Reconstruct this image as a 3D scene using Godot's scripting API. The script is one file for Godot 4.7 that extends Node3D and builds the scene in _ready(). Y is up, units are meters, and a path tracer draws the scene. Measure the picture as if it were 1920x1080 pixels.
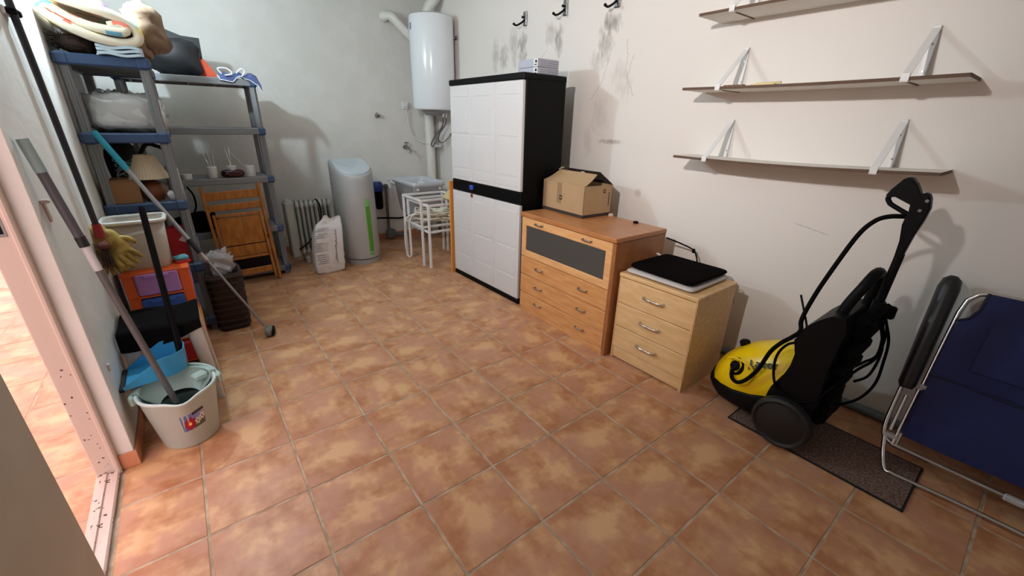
extends Node3D
# A tiled storage room seen from just inside its doorway.  X runs towards the shelf wall, -Z to the back wall, metres.

var ORG := Vector3.ZERO
var taken := {}
var M := {}
var rng := RandomNumberGenerator.new()

const XR := 2.52      # room face of the right wall
const XL := -0.56     # room face of the left wall
const ZB := -3.92     # room face of the back wall
const ZN := 1.9       # room face of the wall behind the camera
const YC := 2.75      # ceiling
const T := 0.34       # tile pitch


func _ready() -> void:
	rng.seed = 7
	view_and_light()
	materials()
	shell()
	floor_tiles()
	wall_fittings()
	shelving()
	shelf_loads()
	cleaning_corner()
	back_row()
	cabinets()
	wall_shelves()
	washer()
	beach_chair()


# ---------------------------------------------------------------- camera, sky, lamps
func view_and_light() -> void:
	var cam := Camera3D.new()
	cam.name = "camera"
	cam.fov = 70.016
	cam.near = 0.02
	cam.far = 60.0
	cam.transform = Transform3D(Basis(Vector3.UP, -0.661672) * Basis(Vector3.RIGHT, -0.382174) * Basis(Vector3.BACK, 0.0232388), Vector3(-0.12839, 1.41958, 1.14854))
	add_child(cam)
	cam.current = true

	var sky_mat := ProceduralSkyMaterial.new()
	sky_mat.sky_top_color = Color(1.0, 0.9, 0.91)
	sky_mat.sky_horizon_color = Color(1.0, 0.9, 0.9)
	sky_mat.ground_bottom_color = Color(0.6, 0.5, 0.45)
	sky_mat.ground_horizon_color = Color(0.9, 0.85, 0.8)
	sky_mat.sky_energy_multiplier = 1.75
	sky_mat.ground_energy_multiplier = 1.0
	var sky := Sky.new()
	sky.sky_material = sky_mat
	var env := Environment.new()
	env.background_mode = Environment.BG_SKY
	env.sky = sky
	env.tonemap_mode = Environment.TONE_MAPPER_LINEAR
	env.tonemap_exposure = 1.0
	env.sdfgi_enabled = true
	env.ssao_enabled = true
	env.ssil_enabled = true
	var we := WorldEnvironment.new()
	we.name = "world"
	we.environment = env
	add_child(we)

	pendant(Vector3(-0.3, 2.24, -2.24), Color(0.86, 0.95, 1.0), 1.6)
	spot_lamp(Vector3(XL, 2.2, 0.35), Vector3(XR, 1.85, -1.05), Color(1.0, 0.97, 0.96), 5.0)


func pendant(at: Vector3, c: Color, e: float) -> void:
	var t := thing("pendant_lamp", "bare bulb on a cord hanging from the ceiling above the blankets", "lamp", at, 0.0, "", true)
	var s := S()
	tube(s, V3([0, 0.06, 0, 0, YC - at.y, 0]), 0.004, 6)
	lathe(s, [[0.0, YC - at.y - 0.03], [0.04, YC - at.y - 0.03], [0.045, YC - at.y], [0.0, YC - at.y]], 18)
	obj("cord", s, M_white(), t)
	s = S()
	lathe(s, [[0.0, 0.03], [0.017, 0.03], [0.02, 0.05], [0.018, 0.085], [0.0, 0.09]], 16)
	obj("socket", s, M_white(), t)
	s = S()
	lathe(s, [[0.0, -0.055], [0.02, -0.052], [0.033, -0.038], [0.037, -0.015], [0.03, 0.01], [0.017, 0.035], [0.0, 0.036]], 20)
	var m := mat(Color(0.95, 0.95, 0.93), 0.4)
	m.emission_enabled = true
	m.emission = c
	m.emission_energy_multiplier = 2.0
	obj("lamp_bulb", s, m, t)
	var l := OmniLight3D.new()
	l.name = "lamp_light"
	l.position = Vector3(0, -0.015, 0)
	l.light_color = c
	l.light_energy = e
	l.light_size = 0.035
	l.omni_range = 12.0
	l.omni_attenuation = 2.0
	l.shadow_enabled = true
	t.add_child(l)


func spot_lamp(at: Vector3, aim: Vector3, c: Color, e: float) -> void:
	var t := thing("wall_spotlight", "white wall spotlight above the open grey door leaf, turned to the shelf wall", "lamp", at, 0.0, "", true)
	var d := (aim - at).normalized()
	var head := Vector3(0.13, 0, 0)
	var s := S()
	lathe(s, [[0.0, 0.0], [0.05, 0.0], [0.05, 0.02], [0.0, 0.025]], 20, Transform3D(Basis(Vector3.FORWARD, PI / 2), Vector3.ZERO))
	tube(s, V3([0.0, 0, 0, 0.09, 0, 0]), 0.01, 8)
	obj("lamp_base", s, M_white(), t)
	s = S()
	var y := d
	var x := y.cross(Vector3.UP).normalized()
	var X := Transform3D(Basis(x, y, x.cross(y)), head)
	lathe(s, [[0.0, -0.06], [0.03, -0.06], [0.06, 0.03], [0.056, 0.03], [0.028, -0.05], [0.0, -0.05]], 24, X)
	obj("lamp_shade", s, M_white(), t)
	s = S()
	ball(s, head + d * 0.005, Vector3.ONE * 0.03, 8, 12)
	var m := mat(Color(0.95, 0.95, 0.93), 0.4)
	m.emission_enabled = true
	m.emission = c
	m.emission_energy_multiplier = 2.0
	obj("lamp_bulb", s, m, t)
	var l := SpotLight3D.new()
	l.name = "lamp_light"
	l.position = head + d * 0.045
	l.basis = Basis.looking_at(d, Vector3.UP)
	l.light_color = c
	l.light_energy = e
	l.light_size = 0.04
	l.spot_range = 12.0
	l.spot_attenuation = 2.0
	l.spot_angle = 49.0
	l.spot_angle_attenuation = 1.0
	l.shadow_enabled = true
	t.add_child(l)


func M_white() -> StandardMaterial3D:
	return mat(c8(222, 222, 220), 0.4)


# ---------------------------------------------------------------- helpers
func numbered(n: String) -> String:
	if not taken.has(n):
		taken[n] = 0
		return n
	taken[n] += 1
	return "%s_%03d" % [n, taken[n]]


func thing(called: String, label: String, category: String, at := Vector3.ZERO, turn := 0.0, group := "", own_axes := false) -> Node3D:
	var o := Node3D.new()
	o.name = numbered(called)
	add_child(o)
	o.position = at
	o.rotation.y = turn
	o.set_meta("label", label)
	o.set_meta("category", category)
	if group:
		o.set_meta("group", group)
	ORG = Vector3.ZERO if own_axes or turn != 0.0 else at
	return o


func obj(called: String, s: SurfaceTool, m: Material, parent: Node = self, label := "") -> MeshInstance3D:
	s.generate_normals()
	var mi := MeshInstance3D.new()
	mi.mesh = s.commit()
	mi.mesh.surface_set_material(0, m)
	mi.name = numbered(called) if parent == self else called
	parent.add_child(mi, true)
	if parent == self:
		mi.position = ORG
	if label:
		mi.set_meta("label", label)
	return mi


func at_org(p: Vector3) -> SurfaceTool:
	ORG = p
	return S()


func single(called: String, s: SurfaceTool, m: Material, label: String, category: String, group := "") -> MeshInstance3D:
	var o := obj(called, s, m)
	o.set_meta("label", label)
	o.set_meta("category", category)
	if group:
		o.set_meta("group", group)
	return o


func struct(called: String, s: SurfaceTool, m: Material, parent: Node = self) -> MeshInstance3D:
	var o := obj(called, s, m, parent)
	if parent == self:
		o.set_meta("kind", "structure")
	return o


func S() -> SurfaceTool:
	var s := SurfaceTool.new()
	s.begin(Mesh.PRIMITIVE_TRIANGLES)
	return s


func tri(s: SurfaceTool, a: Vector3, b: Vector3, c: Vector3, out: Vector3, ua := Vector2.ZERO, ub := Vector2.ZERO, uc := Vector2.ZERO) -> void:
	var flip := (a - c).cross(a - b).dot(out) < 0.0
	s.set_uv(ua)
	s.add_vertex(a - ORG)
	s.set_uv(uc if flip else ub)
	s.add_vertex((c if flip else b) - ORG)
	s.set_uv(ub if flip else uc)
	s.add_vertex((b if flip else c) - ORG)


func quad(s: SurfaceTool, a: Vector3, b: Vector3, c: Vector3, d: Vector3, out: Vector3, ua := Vector2(0, 1), ub := Vector2(1, 1), uc := Vector2(1, 0), ud := Vector2(0, 0)) -> void:
	tri(s, a, b, c, out, ua, ub, uc)
	tri(s, a, c, d, out, ua, uc, ud)


func bx(s: SurfaceTool, c: Vector3, size: Vector3, bev := 0.003, B := Basis()) -> void:
	s.set_smooth_group(-1)
	var h := size * 0.5
	var b: float = minf(bev, minf(h.x, minf(h.y, h.z)) * 0.8)
	var P := func(ax: int, sg: Vector3) -> Vector3:
		var v := Vector3(sg.x * h.x, sg.y * h.y, sg.z * h.z)
		for k in 3:
			if k != ax:
				v[k] -= sg[k] * b
		return c + B * v
	for ax in 3:
		var u := (ax + 1) % 3
		var w := (ax + 2) % 3
		for sg in [-1.0, 1.0]:
			var q := []
			for st in [[-1.0, -1.0], [1.0, -1.0], [1.0, 1.0], [-1.0, 1.0]]:
				var g := Vector3()
				g[ax] = sg
				g[u] = st[0]
				g[w] = st[1]
				q.append(P.call(ax, g))
			var o := Vector3()
			o[ax] = sg
			quad(s, q[0], q[1], q[2], q[3], B * o)
	if b <= 0.0:
		return
	for ax in 3:          # the edges that run along ax
		var u := (ax + 1) % 3
		var w := (ax + 2) % 3
		for st in [[-1.0, -1.0], [1.0, -1.0], [1.0, 1.0], [-1.0, 1.0]]:
			var g0 := Vector3()
			g0[u] = st[0]
			g0[w] = st[1]
			var g1 := g0
			g0[ax] = -1.0
			g1[ax] = 1.0
			quad(s, P.call(u, g0), P.call(u, g1), P.call(w, g1), P.call(w, g0), B * Vector3(g0[0] + g1[0], g0[1] + g1[1], g0[2] + g1[2]))
	for i in 8:
		var g := Vector3(1.0 if i & 1 else -1.0, 1.0 if i & 2 else -1.0, 1.0 if i & 4 else -1.0)
		tri(s, P.call(0, g), P.call(1, g), P.call(2, g), B * g)


func span(s: SurfaceTool, a: Vector3, b: Vector3, bev := 0.003) -> void:      # a box from corner to corner
	bx(s, (a + b) * 0.5, (b - a).abs(), bev)


func frames(pts: Array, closed := false) -> Array:
	var n := pts.size()
	var out := []
	var t0: Vector3 = (pts[1] - pts[0]).normalized()
	var x := t0.cross(Vector3.UP)
	if x.length() < 0.05:
		x = t0.cross(Vector3.RIGHT)
	x = x.normalized()
	for i in n:
		var t: Vector3
		if closed:
			t = pts[(i + 1) % n] - pts[(i - 1 + n) % n]
		else:
			t = pts[mini(i + 1, n - 1)] - pts[maxi(i - 1, 0)]
		t = t.normalized()
		x = (x - t * x.dot(t)).normalized()
		out.append([x, t.cross(x).normalized()])
	return out


func tube(s: SurfaceTool, pts: Array, r: Variant, n := 8, cap := true, closed := false, flat := Vector2.ONE) -> void:
	var fr := frames(pts, closed)
	var m := pts.size()
	s.set_smooth_group(1)
	var ring := func(i: int) -> Array:
		var rr: float = r[i] if r is Array else r
		var q := []
		for k in n:
			var a := TAU * (k + 0.5) / n
			q.append(pts[i] + fr[i][0] * (cos(a) * rr * flat.x) + fr[i][1] * (sin(a) * rr * flat.y))
		return q
	var rings := []
	for i in m:
		rings.append(ring.call(i))
	for i in (m if closed else m - 1):
		var A: Array = rings[i]
		var B: Array = rings[(i + 1) % m]
		for k in n:
			var k2 := (k + 1) % n
			quad(s, A[k], A[k2], B[k2], B[k], (A[k] + A[k2]) * 0.5 - pts[i], Vector2(float(k) / n, float(i) / m), Vector2(float(k + 1) / n, float(i) / m), Vector2(float(k + 1) / n, float(i + 1) / m), Vector2(float(k) / n, float(i + 1) / m))
	if cap and not closed:
		s.set_smooth_group(-1)
		for e in [0, m - 1]:
			var o: Vector3 = pts[0] - pts[1] if e == 0 else pts[m - 1] - pts[m - 2]
			for k in n:
				tri(s, pts[e], rings[e][k], rings[e][(k + 1) % n], o)


func spline(p: Array, k := 6, closed := false) -> Array:
	var out := []
	var n := p.size()
	for i in (n if closed else n - 1):
		var a: Vector3 = p[(i - 1 + n) % n] if closed else p[maxi(i - 1, 0)]
		var b: Vector3 = p[i]
		var c: Vector3 = p[(i + 1) % n]
		var d: Vector3 = p[(i + 2) % n] if closed else p[mini(i + 2, n - 1)]
		for j in k:
			out.append(b.cubic_interpolate(c, a, d, float(j) / k))
	if not closed:
		out.append(p[n - 1])
	return out


func V3(flat: Array, X := Transform3D()) -> Array:      # [x,y,z,x,y,z...] to points
	var out := []
	for i in range(0, flat.size(), 3):
		out.append(X * Vector3(flat[i], flat[i + 1], flat[i + 2]))
	return out


func lathe(s: SurfaceTool, prof: Array, n := 24, X := Transform3D(), a0 := 0.0, a1 := TAU) -> void:
	var g := 2
	for i in prof.size() - 1:
		if i > 0:
			var d0 := Vector2(prof[i][0] - prof[i - 1][0], prof[i][1] - prof[i - 1][1])
			var d1 := Vector2(prof[i + 1][0] - prof[i][0], prof[i + 1][1] - prof[i][1])
			if absf(d0.angle_to(d1)) > 0.7:
				g += 1
		s.set_smooth_group(g)
		var r0: float = prof[i][0]
		var y0: float = prof[i][1]
		var r1: float = prof[i + 1][0]
		var y1: float = prof[i + 1][1]
		var nr := Vector2(y1 - y0, -(r1 - r0))      # outward when the profile climbs
		for k in n:
			var b0 := a0 + (a1 - a0) * k / n
			var b1 := a0 + (a1 - a0) * (k + 1) / n
			var p := func(r: float, y: float, a: float) -> Vector3: return X * Vector3(r * cos(a), y, r * sin(a))
			var am := (b0 + b1) * 0.5
			var o: Vector3 = X.basis * Vector3(nr.x * cos(am), nr.y, nr.x * sin(am))
			var u0 := float(k) / n
			var u1 := float(k + 1) / n
			if r0 < 1e-6:
				tri(s, p.call(0.0, y0, 0.0), p.call(r1, y1, b0), p.call(r1, y1, b1), o)
			elif r1 < 1e-6:
				tri(s, p.call(r0, y0, b0), p.call(r0, y0, b1), p.call(0.0, y1, 0.0), o)
			else:
				quad(s, p.call(r0, y0, b0), p.call(r0, y0, b1), p.call(r1, y1, b1), p.call(r1, y1, b0), o, Vector2(u0, 1), Vector2(u1, 1), Vector2(u1, 0), Vector2(u0, 0))


func ball(s: SurfaceTool, c: Vector3, r: Vector3, nv := 10, nu := 16, e := 1.0, B := Basis(), bump := 0.0, freq := 6.0, sd := 1, ev := -1.0) -> void:
	var f := FastNoiseLite.new()
	f.seed = sd
	f.frequency = freq
	if ev < 0.0:
		ev = e
	s.set_smooth_group(1)
	var sp := func(x: float, k: float) -> float: return signf(x) * pow(absf(x), k)
	var grid := []
	for i in nv + 1:
		var row := []
		var la := -PI / 2 + PI * i / nv
		for j in nu:
			var lo := TAU * j / nu
			var cl: float = sp.call(cos(la), ev) if i > 0 and i < nv else 0.0
			var d := Vector3(cl * sp.call(cos(lo), e), sp.call(sin(la), ev), cl * sp.call(sin(lo), e))
			var q := Vector3(d.x * r.x, d.y * r.y, d.z * r.z)
			if bump > 0.0:
				q += d.normalized() * f.get_noise_3dv(q + c) * bump
			row.append(c + B * q)
		grid.append(row)
	for i in nv:
		for j in nu:
			var j2 := (j + 1) % nu
			var a: Vector3 = grid[i][j]
			var b: Vector3 = grid[i][j2]
			var cc: Vector3 = grid[i + 1][j2]
			var d2: Vector3 = grid[i + 1][j]
			var o := (a + b + cc + d2) * 0.25 - c
			if i == 0:
				tri(s, grid[0][0], cc, d2, o)
			elif i == nv - 1:
				tri(s, a, b, grid[nv][0], o)
			else:
				quad(s, a, b, cc, d2, o, Vector2(float(j) / nu, 1.0 - float(i) / nv), Vector2(float(j + 1) / nu, 1.0 - float(i) / nv), Vector2(float(j + 1) / nu, 1.0 - float(i + 1) / nv), Vector2(float(j) / nu, 1.0 - float(i + 1) / nv))


func prism(s: SurfaceTool, poly: Array, d0: float, d1: float, X := Transform3D(), smooth := false) -> void:     # polygon in local xy, thickness along local z
	var pp := PackedVector2Array()
	for q in poly:
		pp.append(q)
	if Geometry2D.is_polygon_clockwise(pp):
		pp.reverse()
	var idx := Geometry2D.triangulate_polygon(pp)
	s.set_smooth_group(-1)
	for i in range(0, idx.size(), 3):
		for d in [d0, d1]:
			tri(s, X * Vector3(pp[idx[i]].x, pp[idx[i]].y, d), X * Vector3(pp[idx[i + 1]].x, pp[idx[i + 1]].y, d), X * Vector3(pp[idx[i + 2]].x, pp[idx[i + 2]].y, d), X.basis * Vector3(0, 0, -1 if d == minf(d0, d1) else 1))
	if smooth:
		s.set_smooth_group(1)
	for i in pp.size():
		var a := pp[i]
		var b := pp[(i + 1) % pp.size()]
		var o := X.basis * Vector3(b.y - a.y, a.x - b.x, 0)
		quad(s, X * Vector3(a.x, a.y, d0), X * Vector3(b.x, b.y, d0), X * Vector3(b.x, b.y, d1), X * Vector3(a.x, a.y, d1), o)


func loft(s: SurfaceTool, rings: Array, cap := true, grp := 1) -> void:       # rings of equal length, each closed
	var n: int = rings[0].size()
	var mid := []
	for r in rings:
		var c := Vector3.ZERO
		for p in r:
			c += p
		mid.append(c / n)
	s.set_smooth_group(grp)
	for i in rings.size() - 1:
		for k in n:
			var k2 := (k + 1) % n
			var a: Vector3 = rings[i][k]
			var b: Vector3 = rings[i][k2]
			var c: Vector3 = rings[i + 1][k2]
			var d: Vector3 = rings[i + 1][k]
			# orientation follows the ring's own sense so that inward returns (rims, wells) come out right too
			var o := (a - d).cross(b - a) if true else Vector3.ZERO
			quad(s, a, b, c, d, o, Vector2(float(k) / n, 1.0 - float(i) / (rings.size() - 1)), Vector2(float(k + 1) / n, 1.0 - float(i) / (rings.size() - 1)), Vector2(float(k + 1) / n, 1.0 - float(i + 1) / (rings.size() - 1)), Vector2(float(k) / n, 1.0 - float(i + 1) / (rings.size() - 1)))
	if cap:
		s.set_smooth_group(-1)
		for e in [0, rings.size() - 1]:
			var o2: Vector3 = mid[0] - mid[1] if e == 0 else mid[e] - mid[e - 1]
			for k in n:
				tri(s, mid[e], rings[e][k], rings[e][(k + 1) % n], o2)


func sheet(s: SurfaceTool, nu: int, nv: int, f: Callable, th: float) -> void:     # a cloth or plate with thickness, f(u, v) -> point
	var g := []
	var h := []
	for i in nu + 1:
		var r0 := []
		var r1 := []
		for j in nv + 1:
			var u := float(i) / nu
			var v := float(j) / nv
			var p: Vector3 = f.call(u, v)
			var du: Vector3 = f.call(minf(u + 0.01, 1.0), v) - f.call(maxf(u - 0.01, 0.0), v)
			var dv: Vector3 = f.call(u, minf(v + 0.01, 1.0)) - f.call(u, maxf(v - 0.01, 0.0))
			var nn := du.cross(dv).normalized() * th * 0.5
			r0.append(p + nn)
			r1.append(p - nn)
		g.append(r0)
		h.append(r1)
	for i in nu:
		for j in nv:
			var ua := Vector2(float(i) / nu, float(j) / nv)
			var ub := Vector2(float(i + 1) / nu, float(j) / nv)
			var uc := Vector2(float(i + 1) / nu, float(j + 1) / nv)
			var ud := Vector2(float(i) / nu, float(j + 1) / nv)
			s.set_smooth_group(1)
			quad(s, g[i][j], g[i + 1][j], g[i + 1][j + 1], g[i][j + 1], g[i][j] - h[i][j], ua, ub, uc, ud)
			s.set_smooth_group(2)
			quad(s, h[i][j], h[i + 1][j], h[i + 1][j + 1], h[i][j + 1], h[i][j] - g[i][j], ua, ub, uc, ud)
	s.set_smooth_group(3)
	for i in nu:
		for j in [0, nv]:
			quad(s, g[i][j], g[i + 1][j], h[i + 1][j], h[i][j], g[i][j] - g[i][nv - j])
	for j in nv:
		for i in [0, nu]:
			quad(s, g[i][j], g[i][j + 1], h[i][j + 1], h[i][j], g[i][j] - g[nu - i][j])


func rr(w: float, d: float, r: float, k := 4) -> Array:     # rounded rectangle, points (x, z) about the origin, clockwise seen from above
	var out := []
	for q in [[1, 1, 0.0], [-1, 1, PI / 2], [-1, -1, PI], [1, -1, 1.5 * PI]]:
		for i in k + 1:
			var a: float = q[2] + PI / 2 * i / k
			out.append(Vector2(q[0] * (w * 0.5 - r) + cos(a) * r, q[1] * (d * 0.5 - r) + sin(a) * r))
	return out


func rr2(w: float, d: float, r: float, k: int, m: int) -> Array:      # the same with points along the straight sides
	var a := rr(w, d, r, k)
	var out := []
	for i in a.size():
		out.append(a[i])
		if i % (k + 1) == k:
			for j in range(1, m):
				out.append(a[i].lerp(a[(i + 1) % a.size()], float(j) / m))
	return out


func ring_at(r: Array, y: float, c := Vector3.ZERO, k := 1.0) -> Array:
	var out := []
	for p in r:
		out.append(Vector3(p.x * k, y, p.y * k) + c)
	return out


func plate(called: String, w: float, h: float, m: Material, X: Transform3D, parent: Node, label := "") -> MeshInstance3D:   # a print or sticker: local xy, facing +z
	var s := S()
	s.set_smooth_group(-1)
	var q := 0.0006
	quad(s, X * Vector3(-w / 2, -h / 2, q), X * Vector3(w / 2, -h / 2, q), X * Vector3(w / 2, h / 2, q), X * Vector3(-w / 2, h / 2, q), X.basis.z)
	return obj(called, s, m, parent, label)


func lettering(called: String, txt: String, size: float, m: Material, X: Transform3D, parent: Node) -> void:
	X.origin -= ORG
	var t := TextMesh.new()
	var fnt := SystemFont.new()
	fnt.font_names = PackedStringArray(["Droid Sans"])
	fnt.font_weight = 700
	t.font = fnt
	t.text = txt
	t.font_size = 32
	t.pixel_size = size / 32.0
	t.depth = 0.0012
	t.material = m
	var mi := MeshInstance3D.new()
	mi.name = called
	mi.mesh = t
	mi.transform = X
	parent.add_child(mi, true)


# ---------------------------------------------------------------- materials
func mat(c: Color, rough := 0.6, metal := 0.0) -> StandardMaterial3D:
	var m := StandardMaterial3D.new()
	m.albedo_color = c
	m.roughness = rough
	m.metallic = metal
	return m


func matte(c: Color) -> StandardMaterial3D:
	var m := mat(c, 0.95)
	m.metallic_specular = 0.12
	return m


func c8(r: int, g: int, b: int) -> Color:
	return Color(r / 255.0, g / 255.0, b / 255.0)


func noise_tex(freq: float, c0: Color, c1: Color, sd := 1, size := 256, oct := 4, lo := 0.25, hi := 0.75) -> NoiseTexture2D:
	var f := FastNoiseLite.new()
	f.noise_type = FastNoiseLite.TYPE_SIMPLEX_SMOOTH
	f.seed = sd
	f.frequency = freq
	f.fractal_octaves = oct
	var g := Gradient.new()
	g.offsets = PackedFloat32Array([lo, hi])
	g.colors = PackedColorArray([c0, c1])
	var t := NoiseTexture2D.new()
	t.width = size
	t.height = size
	t.seamless = true
	t.noise = f
	t.color_ramp = g
	return t


func grained(c0: Color, c1: Color, rough: float, along: Vector3, sd := 3, freq := 0.02) -> StandardMaterial3D:   # wood: «along» holds the repeats per metre on each axis
	var m := mat(Color.WHITE, rough)
	m.albedo_texture = noise_tex(freq, c0, c1, sd, 256, 4)
	m.uv1_triplanar = true
	m.uv1_scale = along
	m.uv1_triplanar_sharpness = 4.0
	return m


func rough_normal(m: StandardMaterial3D, freq: float, strength: float, scale: float, sd := 5) -> void:
	var t := noise_tex(freq, Color.BLACK, Color.WHITE, sd, 256, 3, 0.0, 1.0)
	t.as_normal_map = true
	t.bump_strength = 3.0
	m.normal_enabled = true
	m.normal_texture = t
	m.normal_scale = strength
	m.uv1_triplanar = true
	m.uv1_scale = Vector3.ONE * scale


func materials() -> void:
	M.plaster = mat(Color.WHITE, 0.85)
	M.plaster.albedo_texture = noise_tex(0.012, c8(222, 219, 212), c8(227, 224, 218), 11)
	rough_normal(M.plaster, 0.06, 0.1, 0.9, 12)
	M.white_plastic = mat(c8(222, 222, 220), 0.4)
	M.white_metal = mat(c8(226, 226, 226), 0.4)
	M.black = mat(c8(9, 9, 10), 0.5)
	M.black.metallic_specular = 0.25
	M.black_soft = mat(c8(11, 11, 12), 0.7)
	M.black_soft.metallic_specular = 0.2
	M.rubber = mat(c8(18, 18, 18), 0.75)
	M.chrome = mat(c8(200, 200, 202), 0.18, 1.0)
	M.steel = mat(c8(150, 150, 152), 0.35, 1.0)
	M.shelf_grey = mat(c8(128, 130, 132), 0.55)
	M.shelf_blue = mat(c8(58, 82, 120), 0.5)
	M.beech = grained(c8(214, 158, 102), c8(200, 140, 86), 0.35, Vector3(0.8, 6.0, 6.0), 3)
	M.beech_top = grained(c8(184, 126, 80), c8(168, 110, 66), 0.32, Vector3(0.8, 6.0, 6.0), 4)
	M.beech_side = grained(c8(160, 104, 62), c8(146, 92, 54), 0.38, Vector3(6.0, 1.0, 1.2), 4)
	M.maple = grained(c8(226, 190, 140), c8(214, 176, 124), 0.4, Vector3(0.9, 5.0, 5.0), 5)
	M.pine = grained(c8(186, 118, 44), c8(160, 94, 30), 0.45, Vector3(6.0, 1.2, 6.0), 6)
	M.card = mat(Color.WHITE, 0.85)
	M.card.albedo_texture = noise_tex(0.01, c8(170, 140, 104), c8(178, 148, 112), 8)
	M.card.uv1_triplanar = true
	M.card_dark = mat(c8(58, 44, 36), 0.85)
	M.rust_paint = mat(Color.WHITE, 0.5)
	M.rust_paint.albedo_texture = noise_tex(0.03, c8(70, 40, 26), c8(206, 186, 174), 21, 256, 3, 0.17, 0.2)
	M.rust_paint.uv1_triplanar = true
	M.rust_paint.uv1_scale = Vector3.ONE * 4.0
	M.paint = mat(c8(200, 182, 170), 0.5)
	M.yellow = mat(c8(244, 208, 6), 0.3)
	M.rope = mat(c8(226, 220, 202), 0.8)


# ---------------------------------------------------------------- room
func shell() -> void:
	# right wall with the dirt left under the hooks
	ORG = Vector3(XR, 0, 0)
	var s := S()
	s.set_smooth_group(-1)
	var a := Vector3(XR, 0, ZB)
	var b := Vector3(XR, 0, ZN)
	var up := Vector3(0, YC, 0)
	quad(s, a, b, b + up, a + up, Vector3.LEFT)
	var th := Vector3(0.12, 0, 0)
	quad(s, a + th, b + th, b + up + th, a + up + th, Vector3.RIGHT)
	quad(s, a, a + th, a + th + up, a + up, Vector3.FORWARD)
	quad(s, b, b + th, b + th + up, b + up, Vector3.BACK)
	quad(s, a + up, b + up, b + up + th, a + up + th, Vector3.UP)
	struct("wall_right", s, stained_wall())
	# back wall
	s = at_org(Vector3(0, 0, ZB))
	span(s, Vector3(XL - 0.12, -0.02, ZB - 0.12), Vector3(XR + 0.12, YC, ZB), 0.0)
	struct("wall_back", s, M.plaster)
	s = at_org(Vector3(0, 0, ZN))
	span(s, Vector3(XL - 0.12, -0.02, ZN), Vector3(XR + 0.12, YC, ZN + 0.12), 0.0)
	struct("wall_front", s, M.plaster)
	# left wall with the doorway
	s = at_org(Vector3(XL, 0, 0))
	span(s, Vector3(XL - 0.12, -0.02, ZB), Vector3(XL, YC, -0.925), 0.002)
	span(s, Vector3(XL - 0.12, 2.07, -0.925), Vector3(XL, YC, -0.03), 0.0)
	span(s, Vector3(XL - 0.12, -0.02, -0.03), Vector3(XL, YC, ZN), 0.0)
	struct("wall_left", s, M.plaster)
	s = at_org(Vector3(0, YC, 0))
	span(s, Vector3(XL - 0.12, YC, ZB - 0.12), Vector3(XR + 0.12, YC + 0.1, ZN + 0.12), 0.0)
	struct("ceiling", s, M.plaster)
	# terracotta skirting on the left wall and round its end
	var tc := mat(c8(196, 132, 96), 0.5)
	s = at_org(Vector3(XL, 0, -2))
	span(s, Vector3(XL, 0, ZB), Vector3(XL + 0.009, 0.075, -0.917), 0.002)
	span(s, Vector3(XL - 0.052, 0, -0.925), Vector3(XL + 0.009, 0.075, -0.916), 0.002)
	struct("baseboard_left", s, tc)
	s = at_org(Vector3(1, 0, ZB))
	span(s, Vector3(XL + 0.01, 0, ZB), Vector3(XR, 0.075, ZB + 0.009), 0.002)
	struct("baseboard_back", s, tc)
	# the door frame: jamb, stop and sill
	ORG = Vector3(-0.65, 0, -0.92)
	s = S()
	span(s, Vector3(-0.69, 0, -0.94), Vector3(-0.628, 2.07, -0.905), 0.004)
	var d := struct("door_1", s, M.paint)
	d.set_meta("label", "cream painted steel door frame, rusty at the foot, round the bright doorway")
	s = S()
	span(s, Vector3(-0.63, 0, -0.935), Vector3(-0.612, 2.07, -0.893), 0.005)
	obj("door_stop", s, M.paint, d)
	s = S()
	span(s, Vector3(-0.69, 2.03, -0.905), Vector3(-0.612, 2.07, -0.03), 0.004)
	obj("door_head", s, M.paint, d)
	s = S()
	span(s, Vector3(-0.69, 0, -0.06), Vector3(-0.612, 2.03, -0.03), 0.004)
	obj("near_jamb", s, M.paint, d)
	s = S()
	span(s, Vector3(-0.692, 0, -0.905), Vector3(-0.618, 0.018, -0.03), 0.005)
	span(s, Vector3(-0.672, 0.016, -0.9), Vector3(-0.655, 0.024, -0.04), 0.002)
	obj("door_sill", s, M.rust_paint, d, "cream painted sill with rust spots")
	s = S()
	span(s, Vector3(-0.668, 1.035, -0.906), Vector3(-0.638, 1.1, -0.9035), 0.001)
	obj("strike_plate", s, M.steel, d)
	s = S()
	span(s, Vector3(-0.661, 1.045, -0.904), Vector3(-0.645, 1.09, -0.903), 0.0)
	obj("latch_hole", s, M.black, d)
	s = S()
	for i in 26:
		var y := pow(rng.randf(), 2.2) * 0.6 + 0.004
		var x := rng.randf_range(-0.685, -0.634)
		bx(s, Vector3(x, y, -0.9042), Vector3(rng.randf_range(0.002, 0.008), rng.randf_range(0.002, 0.006), 0.0012), 0.0006, Basis(Vector3.BACK, rng.randf() * 3.0))
	obj("rust_flakes", s, mat(c8(84, 50, 34), 0.9), d).set_meta("kind", "stuff")
	# the leaf, folded back against the near wall
	ORG = Vector3(-0.535, 0, 0)
	s = S()
	var leaf_m := mat(Color.WHITE, 0.5)
	leaf_m.albedo_texture = noise_tex(0.008, c8(176, 166, 150), c8(188, 178, 162), 31)
	leaf_m.uv1_triplanar = true
	span(s, Vector3(-0.557, 0.012, -0.047), Vector3(-0.515, 2.04, 0.80), 0.004)
	var lf := struct("door_2", s, leaf_m)
	lf.set_meta("label", "grey beige scuffed door leaf folded back beside the doorway")
	s = S()
	tube(s, V3([-0.515, 1.05, 0.74, -0.46, 1.05, 0.74, -0.452, 1.05, 0.73, -0.452, 1.05, 0.63]), 0.009, 8)
	obj("door_handle", s, M.steel, lf)
	s = S()
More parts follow.
